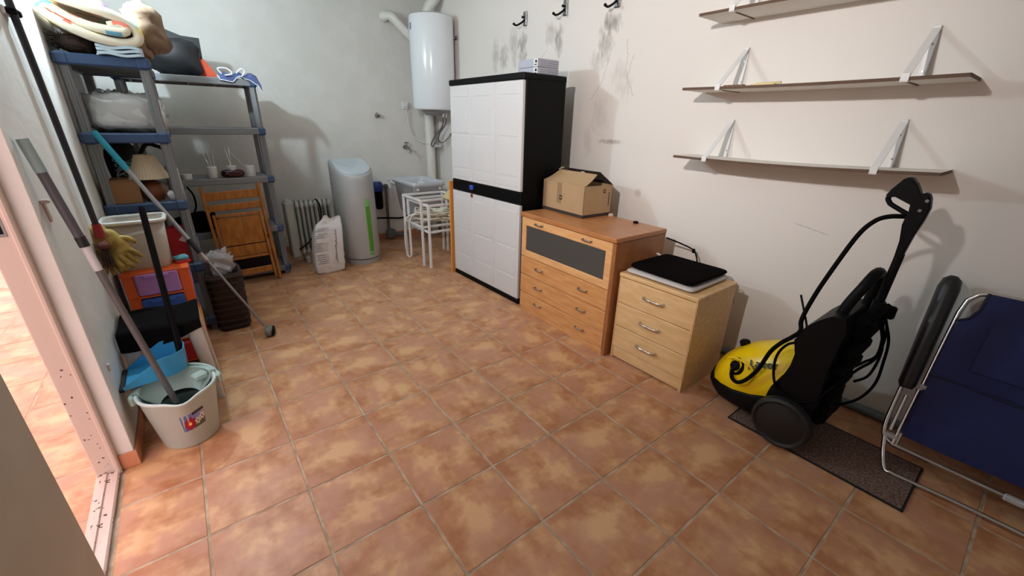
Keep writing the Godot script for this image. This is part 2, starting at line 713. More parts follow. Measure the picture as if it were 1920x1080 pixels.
	for i in 9:
		bx(s, Vector3(-0.5146, rng.randf_range(0.05, 0.5), rng.randf_range(0.03, 0.3)), Vector3(0.0008, rng.randf_range(0.01, 0.03), rng.randf_range(0.004, 0.012)), 0.0, Basis(Vector3.RIGHT, rng.randf_range(-0.6, 0.6)))
	obj("scuff_marks", s, mat(c8(120, 108, 94), 0.8), lf).set_meta("kind", "stuff")
	# the yard wall beyond the doorway
	s = at_org(Vector3(-3.0, 0, -1))
	span(s, Vector3(-3.1, -0.02, -5.2), Vector3(-2.98, 2.3, 2.2), 0.0)
	struct("wall_yard", s, M.plaster)


func stained_wall() -> StandardMaterial3D:
	var W := 2048
	var H := 968
	var im := Image.create(W, H, false, Image.FORMAT_RGB8)
	var base := c8(228, 223, 217)
	im.fill(base)
	var f := FastNoiseLite.new()
	f.seed = 40
	f.frequency = 0.06
	var f2 := FastNoiseLite.new()
	f2.seed = 41
	f2.frequency = 0.02
	# z, y, half width, half height, strength, slant
	for k in [[-2.46, 2.0, 0.07, 0.13, 0.55, 0.1], [-2.60, 2.02, 0.06, 0.16, 0.4, 0.0], [-2.18, 2.03, 0.07, 0.14, 0.75, -0.1], [-2.30, 2.07, 0.07, 0.17, 0.5, 0.2], [-1.70, 2.05, 0.055, 0.13, 0.7, -0.05], [-1.80, 2.10, 0.08, 0.10, 0.35, 0.2],
			[-1.17, 2.10, 0.10, 0.09, 0.75, 0.1], [-1.20, 1.98, 0.08, 0.12, 0.5, 0.1], [-1.27, 1.87, 0.07, 0.08, 0.4, 0.3], [-1.07, 1.30, 0.14, 0.018, 0.55, 0.0], [-1.2, 1.5, 0.1, 0.2, 0.16, 0.2], [-1.3, 1.3, 0.05, 0.12, 0.2, 0.2], [-1.02, 1.72, 0.1, 0.14, 0.2, 0.4], [-0.75, 0.95, 0.03, 0.03, 0.3, 0.0]]:
		var z0 := int((k[0] - k[2] * 1.6 - ZB) / 5.82 * W)
		var z1 := int((k[0] + k[2] * 1.6 - ZB) / 5.82 * W)
		var y0 := int((YC - k[1] - k[3] * 1.6) / YC * H)
		var y1 := int((YC - k[1] + k[3] * 1.6) / YC * H)
		for y in range(maxi(y0, 0), mini(y1, H)):
			for x in range(maxi(z0, 0), mini(z1, W)):
				var dy: float = (YC - (y + 0.5) / H * YC - k[1]) / k[3]
				var dx: float = ((x + 0.5) / W * 5.82 + ZB - k[0]) / k[2] + dy * k[5]
				var q := 1.0 - (dx * dx + dy * dy)
				if q > -1.0:
					var n := f.get_noise_2d(x * 1.4, y * 0.5) * 0.9 + f2.get_noise_2d(x, y) * 0.8 + 0.25
					var v: float = clampf(q * 0.6 + n * 0.55 - 0.1, 0.0, 1.0) * k[4] * clampf(q + 1.0, 0.0, 1.0)
					im.set_pixel(x, y, im.get_pixel(x, y).lerp(c8(112, 104, 94), v * 0.85))
	# hairline scratches
	for p in [[-1.13, 1.95, -1.2, 1.72], [-1.0, 1.98, -0.98, 1.82], [-1.2, 1.72, -1.3, 1.6], [-0.93, 1.88, -0.97, 1.74], [-0.97, 1.74, -0.9, 1.62], [-1.85, 2.0, -1.95, 1.9], [0.32, 0.93, 0.48, 0.9]]:
		for i in 160:
			var t := i / 159.0
			var z := lerpf(p[0], p[2], t) + f2.get_noise_2d(t * 300.0, p[0] * 90.0) * 0.012
			var y := lerpf(p[1], p[3], t)
			var px := int((z - ZB) / 5.82 * W)
			var py := int((YC - y) / YC * H)
			im.set_pixel(clampi(px, 0, W - 1), clampi(py, 0, H - 1), base.lerp(c8(150, 142, 132), 0.55))
	var m := mat(Color.WHITE, 0.85)
	m.albedo_texture = ImageTexture.create_from_image(im)
	var nf := FastNoiseLite.new()
	nf.seed = 12
	nf.frequency = 0.05
	nf.fractal_octaves = 3
	var nt := NoiseTexture2D.new()
	nt.width = W
	nt.height = H
	nt.noise = nf
	nt.as_normal_map = true
	nt.bump_strength = 1.5
	m.normal_enabled = true
	m.normal_texture = nt
	m.normal_scale = 0.1
	return m


func tile_image(sd: int) -> ImageTexture:
	var N := 224
	var im := Image.create(N, N, false, Image.FORMAT_RGB8)
	var f := FastNoiseLite.new()
	f.seed = sd
	f.frequency = 0.0075
	f.fractal_octaves = 5
	f.fractal_gain = 0.5
	f.domain_warp_enabled = true
	f.domain_warp_amplitude = 26.0
	f.domain_warp_frequency = 0.01
	var g := FastNoiseLite.new()
	g.seed = sd + 50
	g.frequency = 0.03
	g.fractal_octaves = 4
	var sand := c8(214, 168, 124)
	var orange := c8(172, 114, 76)
	var pink := c8(188, 136, 110)
	for y in N:
		for x in N:
			var n := f.get_noise_2d(x * 0.75, y * 1.35)
			var e := g.get_noise_2d(x, y * 0.6)
			var rx: float = absf(x / float(N) - 0.5) * 2.0
			var ry: float = absf(y / float(N) - 0.5) * 2.0
			var edge := maxf(rx, ry)
			var k: float = clampf(0.30 + n * 1.0 + e * 0.32 + (edge - 0.5) * 0.75, 0.0, 1.0)
			var c := sand.lerp(orange, k)
			c = c.lerp(pink, clampf(f.get_noise_2d(x * 0.8 + 400, y) * 1.6 + 0.15, 0.0, 0.75))
			im.set_pixel(x, y, c)
	return ImageTexture.create_from_image(im)


func tile_mesh(x0: float, x1: float, z0: float, z1: float, m: Material, u0: float, u1: float, v0: float, v1: float) -> ArrayMesh:
	var s := S()
	s.set_smooth_group(-1)
	var c := 0.004
	var yt := 0.0
	var a := [Vector3(x0 + c, yt, z0 + c), Vector3(x1 - c, yt, z0 + c), Vector3(x1 - c, yt, z1 - c), Vector3(x0 + c, yt, z1 - c)]
	var b := [Vector3(x0, yt - 0.0025, z0), Vector3(x1, yt - 0.0025, z0), Vector3(x1, yt - 0.0025, z1), Vector3(x0, yt - 0.0025, z1)]
	var uv := [Vector2(u0, v0), Vector2(u1, v0), Vector2(u1, v1), Vector2(u0, v1)]
	ORG = Vector3.ZERO
	quad(s, a[0], a[1], a[2], a[3], Vector3.UP, uv[0], uv[1], uv[2], uv[3])
	for i in 4:
		var j := (i + 1) % 4
		var o: Vector3 = (b[i] + b[j]) * 0.5 - (a[0] + a[2]) * 0.5
		quad(s, a[i], a[j], b[j], b[i], o + Vector3.UP * 0.2, uv[i], uv[j], uv[j], uv[i])
		var dn := Vector3(0, -0.006, 0)
		quad(s, b[i], b[j], b[j] + dn, b[i] + dn, o, uv[i], uv[j], uv[j], uv[i])
	s.generate_normals()
	var me := s.commit()
	me.surface_set_material(0, m)
	return me


func floor_tiles() -> void:
	var mats := []
	for i in 6:
		var m := mat(Color.WHITE, 0.42)
		m.albedo_texture = tile_image(60 + i * 7)
		m.metallic_specular = 0.45
		mats.append(m)
	ORG = Vector3.ZERO
	var s := S()
	span(s, Vector3(-3.1, -0.1, ZB - 0.2), Vector3(XR + 0.12, -0.0018, ZN + 0.12), 0.0)
	span(s, Vector3(-3.1, -0.1, -5.3), Vector3(XL - 0.12, -0.0018, ZB - 0.2), 0.0)
	var grout := mat(Color.WHITE, 0.9)
	grout.albedo_texture = noise_tex(0.03, c8(158, 141, 120), c8(190, 172, 148), 15)
	grout.uv1_triplanar = true
	grout.uv1_scale = Vector3.ONE * 1.5
	var fl := struct("floor", s, grout)
	var half := T * 0.5 - 0.0032
	var whole := []
	for m in mats:
		whole.append(tile_mesh(-half, half, -half, half, m, 0, 1, 0, 1))
	for iu in range(-7, 8):
		for iv in range(-6, 15):
			var cx := (iu + 0.5) * T
			var cz := -(iv + 0.5) * T
			var inside := iu >= -2
			var lo_x := cx - half
			var hi_x := cx + half
			if inside:
				if iu == -2:
					lo_x = maxf(lo_x, XL - 0.045)
				hi_x = minf(hi_x, XR)
			var lo_z := cz - half
			var hi_z := minf(cz + half, ZN)
			if inside:
				lo_z = maxf(lo_z, ZB)
				if lo_z > hi_z:
					continue
			elif iv < -1:
				continue
			if hi_x - lo_x < 0.01 or hi_z - lo_z < 0.01 or cz > 1.9:
				continue
			var k := rng.randi() % 6
			var q := rng.randi() % 4
			var mi := MeshInstance3D.new()
			mi.name = "tile"
			if hi_x - lo_x > 2 * half - 0.001 and hi_z - lo_z > 2 * half - 0.001:
				mi.mesh = whole[k]
				mi.position = Vector3(cx, rng.randf_range(-0.0004, 0.0004), cz)
				mi.rotation.y = q * PI / 2
			else:
				mi.mesh = tile_mesh(lo_x - cx, hi_x - cx, lo_z - cz, hi_z - cz, mats[k], (lo_x - cx + half) / (2 * half), (hi_x - cx + half) / (2 * half), (lo_z - cz + half) / (2 * half), (hi_z - cz + half) / (2 * half))
				mi.position = Vector3(cx, 0, cz)
			fl.add_child(mi, true)
			if not inside and iu == -3:      # the strip of tile between the last outdoor joint and the sill
				var st := MeshInstance3D.new()
				st.name = "tile"
				st.mesh = tile_mesh(-0.68 + 0.004 - cx + 0.0, -0.68 + 0.0 - cx + 0.02, -half, half, mats[k], 0.0, 0.1, 0.0, 1.0)
				st.position = Vector3(cx, 0, cz)
				if cz < -0.9 or cz > 0.0:
					st.free()
				else:
					fl.add_child(st, true)


func screw(s: SurfaceTool, p: Vector3, n: Vector3, r := 0.005) -> void:
	tube(s, [p, p + n * 0.0025], r, 8)


func wall_fittings() -> void:
	# three double coat hooks
	var where := [[2.32, -2.145, "first of the three steel hooks, nearest the water heater"], [2.32, -1.642, "middle one of the three steel hooks, above the grey boxes on the cabinet"], [2.29, -1.12, "last of the three steel hooks, farthest from the water heater, cut off by the frame"]]
	for w in where:
		var y: float = w[0]
		var z: float = w[1]
		var t := thing("wall_hook", w[2], "hook", Vector3(XR, y - 0.11, z), 0.0, "steel double hooks on the wall")
		var s := S()
		span(s, Vector3(XR - 0.016, y - 0.108, z - 0.024), Vector3(XR, y + 0.002, z + 0.024), 0.007)
		obj("back_plate", s, M.steel, t)
		s = S()
		tube(s, spline(V3([XR - 0.008, y - 0.06, z, XR - 0.05, y - 0.09, z, XR - 0.1, y - 0.115, z, XR - 0.13, y - 0.11, z]), 5), 0.008, 8)
		ball(s, Vector3(XR - 0.131, y - 0.109, z), Vector3.ONE * 0.011, 6, 8)
		obj("hook_arm", s, M.black, t)
		s = S()
		tube(s, V3([XR - 0.008, y - 0.045, z, XR - 0.035, y - 0.045, z]), 0.007, 8)
		ball(s, Vector3(XR - 0.037, y - 0.045, z), Vector3.ONE * 0.01, 6, 8)
		obj("peg", s, M.black, t)
		s = S()
		tube(s, spline(V3([XR - 0.01, y - 0.02, z + 0.02, XR - 0.012, y - 0.07, z + 0.026, XR - 0.012, y - 0.1, z + 0.01]), 4), 0.003, 6)
		obj("side_wire", s, M.chrome, t)
	# water heater
	var c := Vector3(2.275, 0, -3.45)
	var t2 := thing("water_heater", "white cylindrical electric water heater hung high in the back corner", "water heater", Vector3(2.275, 1.53, -3.45), 0.0, "", true)
	var s2 := S()
	lathe(s2, [[0.0, 0.0], [0.2, 0.0], [0.225, 0.008], [0.235, 0.03], [0.235, 0.88], [0.228, 0.905], [0.2, 0.92], [0.0, 0.93]], 48)
	obj("tank", s2, mat(c8(232, 236, 240), 0.22), t2)
	s2 = S()
	lathe(s2, [[0.0, -0.05], [0.1, -0.05], [0.125, -0.03], [0.15, 0.002]], 32)
	obj("bottom_cover", s2, mat(c8(140, 140, 142), 0.5), t2, "grey plastic cover under the tank")
	s2 = S()
	for dz in [-0.02, 0.02]:
		tube(s2, V3([0.06 + dz, -0.03, 0.12, 0.06 + dz, -0.075, 0.12]), 0.011, 10)
	obj("pipe_stub", s2, M.chrome, t2)
	s2 = S()
	bx(s2, Vector3(0.235, 0.73, 0.12), Vector3(0.012, 0.035, 0.05), 0.002)
	bx(s2, Vector3(0.19, 0.73, 0.11), Vector3(0.1, 0.02, 0.02), 0.002)
	tube(s2, V3([0.232, 0.73, 0.135, 0.222, 0.73, 0.135]), 0.008, 8)
	obj("bracket", s2, M.steel, t2)
	s2 = S()
	var lg := Transform3D(Basis(Vector3.UP, -3.1), Vector3.ZERO)
	lathe(s2, [[0.2362, 0.77], [0.2362, 0.83]], 6, lg, 0.0, 0.16)
	obj("round_emblem", s2, mat(c8(120, 130, 150), 0.4), t2)
	# white waste pipe in the corner, with its branch
	var tp := thing("waste_pipe", "thick white plastic waste pipe running up the back corner behind the heater", "pipe", Vector3(2.39, 0, -3.82))
	var wp := mat(c8(224, 222, 214), 0.45)
	var s3 := S()
	tube(s3, V3([2.385, 0.0, -3.82, 2.385, 2.2, -3.82]), 0.056, 20)
	obj("riser", s3, wp, tp)
	s3 = S()
	tube(s3, V3([2.385, 1.3, -3.82, 2.385, 1.36, -3.82]), 0.062, 20)
	obj("collar", s3, wp, tp)
	s3 = S()
	tube(s3, spline(V3([2.385, 2.2, -3.82, 2.36, 2.42, -3.74, 2.36, 2.56, -3.66, 2.43, 2.68, -3.6, 2.47, 2.76, -3.6]), 6), 0.056, 20)
	obj("upper_bend", s3, wp, tp)
	s3 = S()
	tube(s3, V3([2.385, 2.16, -3.83, 1.985, 2.47, -3.83, 1.95, 2.47, -3.88, 1.945, 2.465, -3.92]), [0.05, 0.05, 0.053, 0.053], 18)
	obj("branch", s3, wp, tp)
	# chrome valve and tap on the back wall
	var tv := thing("stop_valve", "small round chrome stop valve alone on the back wall", "valve", Vector3(1.773, 1.466, ZB), 0.0, "", true)
	s3 = S()
	lathe(s3, [[0.0, 0.03], [0.0, 0.0], [0.028, 0.0], [0.03, 0.006], [0.024, 0.012], [0.0, 0.014]].slice(1), 20, Transform3D(Basis(Vector3.RIGHT, PI / 2), Vector3.ZERO))
	obj("rosette", s3, M.chrome, tv)
	s3 = S()
	lathe(s3, [[0.0, 0.012], [0.012, 0.012], [0.012, 0.03], [0.022, 0.034], [0.022, 0.056], [0.0, 0.06]], 12, Transform3D(Basis(Vector3.RIGHT, PI / 2), Vector3.ZERO))
	obj("knob", s3, M.chrome, tv)
	var tt := thing("wall_tap", "grey metal wall tap over the utility sink", "tap", Vector3(2.09, 1.11, ZB), 0.0, "", true)
	s3 = S()
	tube(s3, V3([0, 0, 0, 0, 0, 0.09, 0, -0.02, 0.12, 0, -0.06, 0.125]), [0.016, 0.016, 0.014, 0.012], 12)
	lathe(s3, [[0.0, 0.0], [0.027, 0.0], [0.025, 0.01], [0.0, 0.012]], 16, Transform3D(Basis(Vector3.RIGHT, PI / 2), Vector3.ZERO))
	obj("spout", s3, M.steel, tt)
	s3 = S()
	tube(s3, V3([0, 0.01, 0.05, 0, 0.05, 0.05]), 0.008, 8)
	bx(s3, Vector3(0, 0.055, 0.05), Vector3(0.055, 0.014, 0.018), 0.004)
	obj("lever", s3, M.steel, tt)
	# socket, its cable and the braided hoses
	var so := thing("power_socket", "white power socket on the back wall left of the water heater", "socket", Vector3(2.125, 1.585, ZB), 0.0, "", true)
	s3 = S()
	bx(s3, Vector3(0, 0, 0.012), Vector3(0.075, 0.08, 0.024), 0.005)
	obj("face_plate", s3, M.white_plastic, so)
	s3 = S()
	lathe(s3, [[0.0, 0.024], [0.024, 0.024], [0.022, 0.05], [0.0, 0.055]], 14, Transform3D(Basis(Vector3.RIGHT, PI / 2), Vector3.ZERO))
	obj("plug", s3, M.white_plastic, so)
	s3 = at_org(Vector3(2.13, 1.55, -3.86))
	tube(s3, spline(V3([2.125, 1.57, -3.87, 2.13, 1.45, -3.88, 2.16, 1.33, -3.89, 2.25, 1.2, -3.9, 2.33, 1.155, -3.78, 2.4, 1.145, -3.75, 2.48, 1.13, -3.7]), 6), 0.006, 8)
	single("power_cable", s3, M.white_plastic, "thin white cable drooping from the socket to the corner pipe", "cable")
	for k in 2:
		var h: Array = [[2.315, 1.455, -3.33, 2.335, 1.36, -3.4, 2.31, 1.24, -3.55, 2.3, 1.16, -3.62, 2.34, 1.13, -3.66, 2.39, 1.2, -3.68, 2.4, 1.3, -3.65], [2.355, 1.455, -3.33, 2.375, 1.38, -3.4, 2.35, 1.28, -3.5, 2.36, 1.2, -3.55, 2.42, 1.18, -3.55, 2.47, 1.24, -3.5, 2.49, 1.28, -3.48, 2.5, 1.28, -3.46]][k]
		s3 = at_org(Vector3(h[0], h[1], h[2]))
		tube(s3, spline(V3(h), 6), 0.009, 8)
		single("braided_hose", s3, M.steel, ["braided steel hose curling down beside the white waste pipe", "braided steel hose looping towards the shelf wall under the heater"][k], "hose", "hoses under the water heater")
	s3 = at_org(Vector3(2.42, 1.13, -3.74))
	bx(s3, Vector3(2.42, 1.125, -3.735), Vector3(0.12, 0.022, 0.05), 0.008)
	tube(s3, V3([2.47, 1.14, -3.73, 2.52, 1.15, -3.73]), 0.012, 8)
	single("pipe_clip", s3, M.white_plastic, "white plastic clip across the waste pipe below the braided hoses", "clip")
	# peg and broken wall plate on the left wall
	s3 = at_org(Vector3(XL, 1.1, -1.03))
	bx(s3, Vector3(XL + 0.012, 1.125, -1.02), Vector3(0.024, 0.012, 0.03), 0.003)
	bx(s3, Vector3(XL + 0.004, 1.085, -1.045), Vector3(0.008, 0.075, 0.022), 0.003, Basis(Vector3.RIGHT, 0.25))
	single("wall_peg", s3, M.paint, "small cream peg on the left wall between mop and door frame", "peg")
	s3 = at_org(Vector3(XL, 0.42, -1.04))
	bx(s3, Vector3(XL + 0.004, 0.435, -1.035), Vector3(0.008, 0.035, 0.014), 0.002, Basis(Vector3.RIGHT, 0.3))
	single("wall_plug", s3, M.white_plastic, "small white wall plug low on the left wall above the bucket", "wall plug")
	# grey pipe along the foot of the shelf wall
	s3 = at_org(Vector3(2.49, 0, 0.9))
	tube(s3, V3([2.492, 0.03, -0.3, 2.492, 0.03, 1.88]), 0.02, 12)
	for z in [0.2, 0.75, 1.2, 1.7]:
		bx(s3, Vector3(2.497, 0.03, z), Vector3(0.046, 0.05, 0.02), 0.004)
	single("skirting_pipe", s3, mat(c8(112, 122, 128), 0.5), "grey pipe running along the foot of the wall behind the pressure washer", "pipe")


# ---------------------------------------------------------------- shelving units and what they carry
func shelf_unit(label: String, at: Vector3, turn: float, L: float, D: float, tops: Array) -> void:
	# own axes: x along the length 0..L, front face z = 0, back z = -D, the blue ends at x = 0 and x = L
	var t := thing("shelving_unit", label, "shelving unit", at, turn, "", true)
	for y in tops:
		var s := S()
		bx(s, Vector3(L / 2, y - 0.012, -D / 2), Vector3(L - 0.04, 0.02, D - 0.01), 0.004)
		bx(s, Vector3(L / 2, y - 0.027, -0.008), Vector3(L - 0.08, 0.052, 0.016), 0.005)
		bx(s, Vector3(L / 2, y - 0.027, -D + 0.008), Vector3(L - 0.08, 0.052, 0.016), 0.005)
		for k in 5:
			bx(s, Vector3(L * (k + 0.5) / 5, y - 0.035, -D / 2), Vector3(0.012, 0.03, D - 0.03), 0.002)
		var sh := obj("shelf", s, M.shelf_grey, t)
		for x in [0.025, L - 0.025]:
			s = S()
			bx(s, Vector3(x, y - 0.027, -D / 2), Vector3(0.05, 0.056, D + 0.012), 0.008)
			for z in [-0.03, -D + 0.03]:
				bx(s, Vector3(x, y - 0.027, z), Vector3(0.062, 0.066, 0.06), 0.012)
			obj("end_cap", s, M.shelf_blue, sh, "blue end cap")
	for x in [0.03, L - 0.03]:
		for z in [-0.03, -D + 0.03]:
			var s := S()
			tube(s, V3([x, 0.0, z, x, tops[0] - 0.03, z]), 0.021, 10)
			for q in 5:
				var a := TAU * q / 5
				tube(s, V3([x + 0.02 * cos(a), 0.0, z + 0.02 * sin(a), x + 0.02 * cos(a), tops[0] - 0.03, z + 0.02 * sin(a)]), 0.006, 6)
			obj("post", s, M.shelf_grey, t)


func shelving() -> void:
	# the one along the left wall shows its blue short end; its length runs away from the camera
	shelf_unit("blue and grey plastic shelving unit along the left wall, blankets on top", Vector3(-0.165, 0, -2.2), PI / 2, 0.9, 0.385, [1.71, 1.315, 0.915, 0.5, 0.1])
	shelf_unit("grey plastic shelving unit along the back wall, behind the folding chair", Vector3(-0.41, 0, -3.18), 0.0, 0.9, 0.385, [1.705, 1.33, 0.928, 0.48, 0.09])


func blanket_image() -> StandardMaterial3D:
	# u runs with the fold line, v across it; both the flat and its rolled edge read the same squares
	var im := Image.create(256, 256, false, Image.FORMAT_RGB8)
	im.fill(c8(246, 236, 214))
	var cs := [c8(240, 128, 108), c8(120, 186, 214), c8(250, 220, 110), c8(242, 160, 126), c8(248, 232, 160), c8(234, 108, 92)]
	for i in 30:
		im.fill_rect(Rect2i(rng.randi_range(0, 200), 5 + (i * 17) % 250, rng.randi_range(40, 90), rng.randi_range(7, 13)), cs[i % 6])
	var m := mat(Color.WHITE, 0.9)
	m.albedo_texture = ImageTexture.create_from_image(im)
	return m


func shelf_loads() -> void:
	# --- top of the left unit
	var path := [Vector2(-0.29, 1.862), Vector2(-0.245, 1.868), Vector2(-0.225, 1.852), Vector2(-0.25, 1.835), Vector2(-0.35, 1.852), Vector2(-0.45, 1.893), Vector2(-0.505, 1.926), Vector2(-0.53, 1.9), Vector2(-0.48, 1.855), Vector2(-0.38, 1.812), Vector2(-0.25, 1.79), Vector2(-0.185, 1.81), Vector2(-0.19, 1.86), Vector2(-0.26, 1.915), Vector2(-0.36, 1.945), Vector2(-0.45, 1.965), Vector2(-0.5, 1.97)]
	var cv := Curve2D.new()
	for i in path.size():
		var d: Vector2 = (path[mini(i + 1, path.size() - 1)] - path[maxi(i - 1, 0)]) / 6.0
		cv.add_point(path[i], -d, d)
	var LL := cv.get_baked_length()
	var s := at_org(Vector3(-0.36, 1.71, -2.4))
	sheet(s, 60, 8, func(u: float, v: float) -> Vector3:
		var p := cv.sample_baked(u * LL, true)
		return Vector3(p.x, p.y - 0.012 + 0.005 * sin(v * 9.0 + u * 20.0), -2.2 - v * 0.5 + 0.012 * sin(u * 17.0)), 0.036)
	var roll := []
	for i in 111:
		var p := cv.sample_baked(i / 110.0 * LL, true)
		roll.append(Vector3(p.x, p.y - 0.012 + 0.005 * sin(i / 110.0 * 20.0), -2.198 + 0.012 * sin(i / 110.0 * 17.0)))
	tube(s, roll, 0.0235, 12)
	single("patchwork_blanket", s, blanket_image(), "thick cream blanket with coral, blue and yellow squares, folded on top of the shelving", "blanket")
	s = at_org(Vector3(-0.1, 1.71, -2.45))
	ball(s, Vector3(-0.135, 1.9, -2.52), Vector3(0.082, 0.125, 0.22), 18, 26, 0.75, Basis(Vector3.BACK, 0.3), 0.05, 9.0, 4)
	ball(s, Vector3(-0.19, 1.8, -2.5), Vector3(0.05, 0.085, 0.2), 12, 18, 0.75, Basis(Vector3.BACK, 0.1), 0.04, 10.0, 5)
	single("brown_blanket", s, mat(c8(140, 116, 94), 0.95), "brown rolled blanket behind the cream patchwork one", "blanket")
	s = at_org(Vector3(-0.42, 2.0, -2.62))
	ball(s, Vector3(-0.42, 1.99, -2.66), Vector3(0.13, 0.05, 0.14), 8, 16, 0.6, Basis(), 0.02, 8.0, 6)
	single("purple_cloth", s, mat(c8(112, 88, 150), 0.95), "purple cloth on top of the patchwork blanket", "cloth")
	s = at_org(Vector3(-0.28, 1.71, -2.35))
	for k in 3:
		sheet(s, 10, 8, func(u: float, v: float) -> Vector3: return Vector3(-0.37 + u * 0.19, 1.718 + k * 0.017 + 0.005 * sin(u * 8.0 + k), -2.185 - v * 0.35), 0.013)
	single("folded_sheet", s, mat(c8(196, 214, 226), 0.9), "pale blue folded sheet under the patchwork blanket", "sheet")
	s = at_org(Vector3(-0.45, 1.71, -2.3))
	ball(s, Vector3(-0.455, 1.758, -2.33), Vector3(0.085, 0.045, 0.13), 10, 18, 0.9, Basis(Vector3.BACK, -0.2), 0.02, 20.0, 3)
	for i in 420:
		var a := rng.randf() * TAU
		var b := rng.randf_range(0.0, 1.0)
		var p := Vector3(-0.455 + cos(a) * 0.085 * b, 1.758 + rng.randf_range(-0.03, 0.045), -2.33 + sin(a) * 0.13 * b)
		p.y = minf(p.y, 1.80 - (p.x + 0.53) * 0.35)
		var d2 := Vector3(rng.randf_range(-0.05, 0.05) - 0.02, rng.randf_range(-0.005, 0.03), rng.randf_range(0.0, 0.05))
		p.y = maxf(p.y, 1.72)
		tube(s, [p, p + d2 * 0.5 + Vector3(0, 0.004, 0), p + d2], 0.0016, 3, false)
	single("shaggy_rug", s, mat(c8(52, 38, 30), 0.95), "dark brown shaggy rug stuffed under the patchwork blanket", "rug")
	# --- on the right unit's top
	s = at_org(Vector3(0.02, 1.705, -3.36))
	ball(s, Vector3(-0.005, 1.835, -3.36), Vector3(0.165, 0.13, 0.15), 14, 22, 0.55, Basis(), 0.05, 7.0, 9)
	prism(s, [Vector2(-0.12, 1.84), Vector2(-0.05, 2.03), Vector2(0.06, 1.99), Vector2(0.175, 1.985), Vector2(0.165, 1.8), Vector2(0.0, 1.8)], -3.4, -3.34, Transform3D(), true)
	single("black_bag", s, mat(c8(30, 31, 34), 0.55), "black bag slumped on top of the shelving behind the blankets", "bag")
	s = at_org(Vector3(0.2, 1.705, -3.33))
	prism(s, [Vector2(0.12, 1.705), Vector2(0.255, 1.705), Vector2(0.235, 1.73), Vector2(0.175, 1.83), Vector2(0.14, 1.84)], -3.36, -3.3, Transform3D(Basis(), Vector3.ZERO), true)
	single("orange_pouch", s, mat(c8(206, 78, 46), 0.7), "orange pouch leaning beside the black bag on the shelving", "pouch")
	var tc := thing("checked_cloth", "blue cloth with white piping thrown over the corner of the back shelving", "cloth", Vector3(0.38, 1.705, -3.2))
	s = S()
	var cf := func(u: float, v: float) -> Vector3:
		var x := 0.24 + u * 0.27
		var fold := 0.025 * absf(sin(u * 9.5)) + 0.01 * sin(v * 7.0 + u * 5.0)
		var z := -3.3 + v * 0.14
		var y := 1.716 + fold
		if v > 0.75:
			z = -3.168 + 0.004 * sin(u * 12.0)
			y = 1.716 + fold * 0.6 - (v - 0.75) * (0.12 + 0.1 * sin(u * 8.0))
		if u > 0.9:
			y -= (u - 0.9) * 0.5
			x += 0.016
		return Vector3(x, y, z)
	sheet(s, 36, 14, cf, 0.007)
	obj("cloth", s, mat(c8(84, 98, 142), 0.9), tc)
	s = S()
	var hem := []
	for i in 37:
		hem.append(cf.call(i / 36.0, 1.0))
	tube(s, hem, 0.005, 6)
	hem = []
	for i in 15:
		hem.append(cf.call(0.0, i / 14.0))
	tube(s, hem, 0.005, 6)
	tube(s, spline(V3([0.26, 1.73, -3.16, 0.24, 1.765, -3.16, 0.3, 1.77, -3.155, 0.33, 1.735, -3.155, 0.28, 1.72, -3.15]), 5), 0.006, 6)
	tube(s, spline(V3([0.36, 1.74, -3.16, 0.4, 1.775, -3.16, 0.42, 1.755, -3.155, 0.395, 1.72, -3.15]), 5), 0.006, 6)
	obj("piping", s, mat(c8(226, 228, 236), 0.9), tc, "white piping")
	# --- second shelf: bedding in plastic
	var tb := thing("bedding_bag", "white bedding packed in clear crinkled plastic on the second shelf", "bag", Vector3(-0.34, 1.315, -2.5))
	s = S()
	ball(s, Vector3(-0.34, 1.425, -2.56), Vector3(0.18, 0.105, 0.29), 16, 26, 0.5, Basis(), 0.04, 10.0, 14)
	obj("bedding", s, mat(c8(222, 223, 222), 0.9), tb)
	s = S()
	ball(s, Vector3(-0.34, 1.425, -2.56), Vector3(0.187, 0.108, 0.297), 22, 40, 0.5, Basis(), 0.06, 22.0, 15)
	var pl := mat(Color(0.95, 0.95, 0.95, 0.22), 0.18)
	pl.transparency = BaseMaterial3D.TRANSPARENCY_ALPHA
	obj("plastic_wrap", s, pl, tb)
	# --- third shelf: lamp, carton, bag, tangle
	var tl := thing("table_lamp", "small table lamp with pleated cream shade and brown ball base on the third shelf", "lamp", Vector3(-0.315, 0.915, -2.32), 0.0, "", true)
	s = S()
	lathe(s, [[0.0, 0.0], [0.045, 0.0], [0.05, 0.012], [0.062, 0.03], [0.07, 0.06], [0.06, 0.095], [0.035, 0.115], [0.014, 0.125], [0.012, 0.15], [0.0, 0.15]], 24)
	obj("lamp_base", s, mat(c8(122, 66, 34), 0.4), tl)
	s = S()
	var r0 := []
	var r1 := []
	for k in 72:
		var a := TAU * k / 72
		var q := 0.002 * (1 if k % 2 else -1)
		r0.append(Vector3((0.1 + q) * cos(a), 0.135, (0.1 + q) * sin(a)))
		r1.append(Vector3((0.046 + q) * cos(a), 0.275, (0.046 + q) * sin(a)))
	loft(s, [r0, r1], false, -1)
	obj("lamp_shade", s, mat(c8(206, 188, 160), 0.85), tl)
	s = at_org(Vector3(-0.45, 0.915, -2.35))
	span(s, Vector3(-0.515, 0.915, -2.5), Vector3(-0.375, 1.045, -2.225), 0.003)
	span(s, Vector3(-0.515, 1.046, -2.36), Vector3(-0.375, 1.05, -2.225), 0.001)
	single("small_carton", s, mat(c8(150, 108, 70), 0.85), "small brown carton on the third shelf beside the table lamp", "carton")
	s = at_org(Vector3(-0.44, 1.05, -2.6))
	ball(s, Vector3(-0.43, 1.09, -2.66), Vector3(0.09, 0.17, 0.13), 12, 18, 0.7, Basis(), 0.04, 8.0, 21)
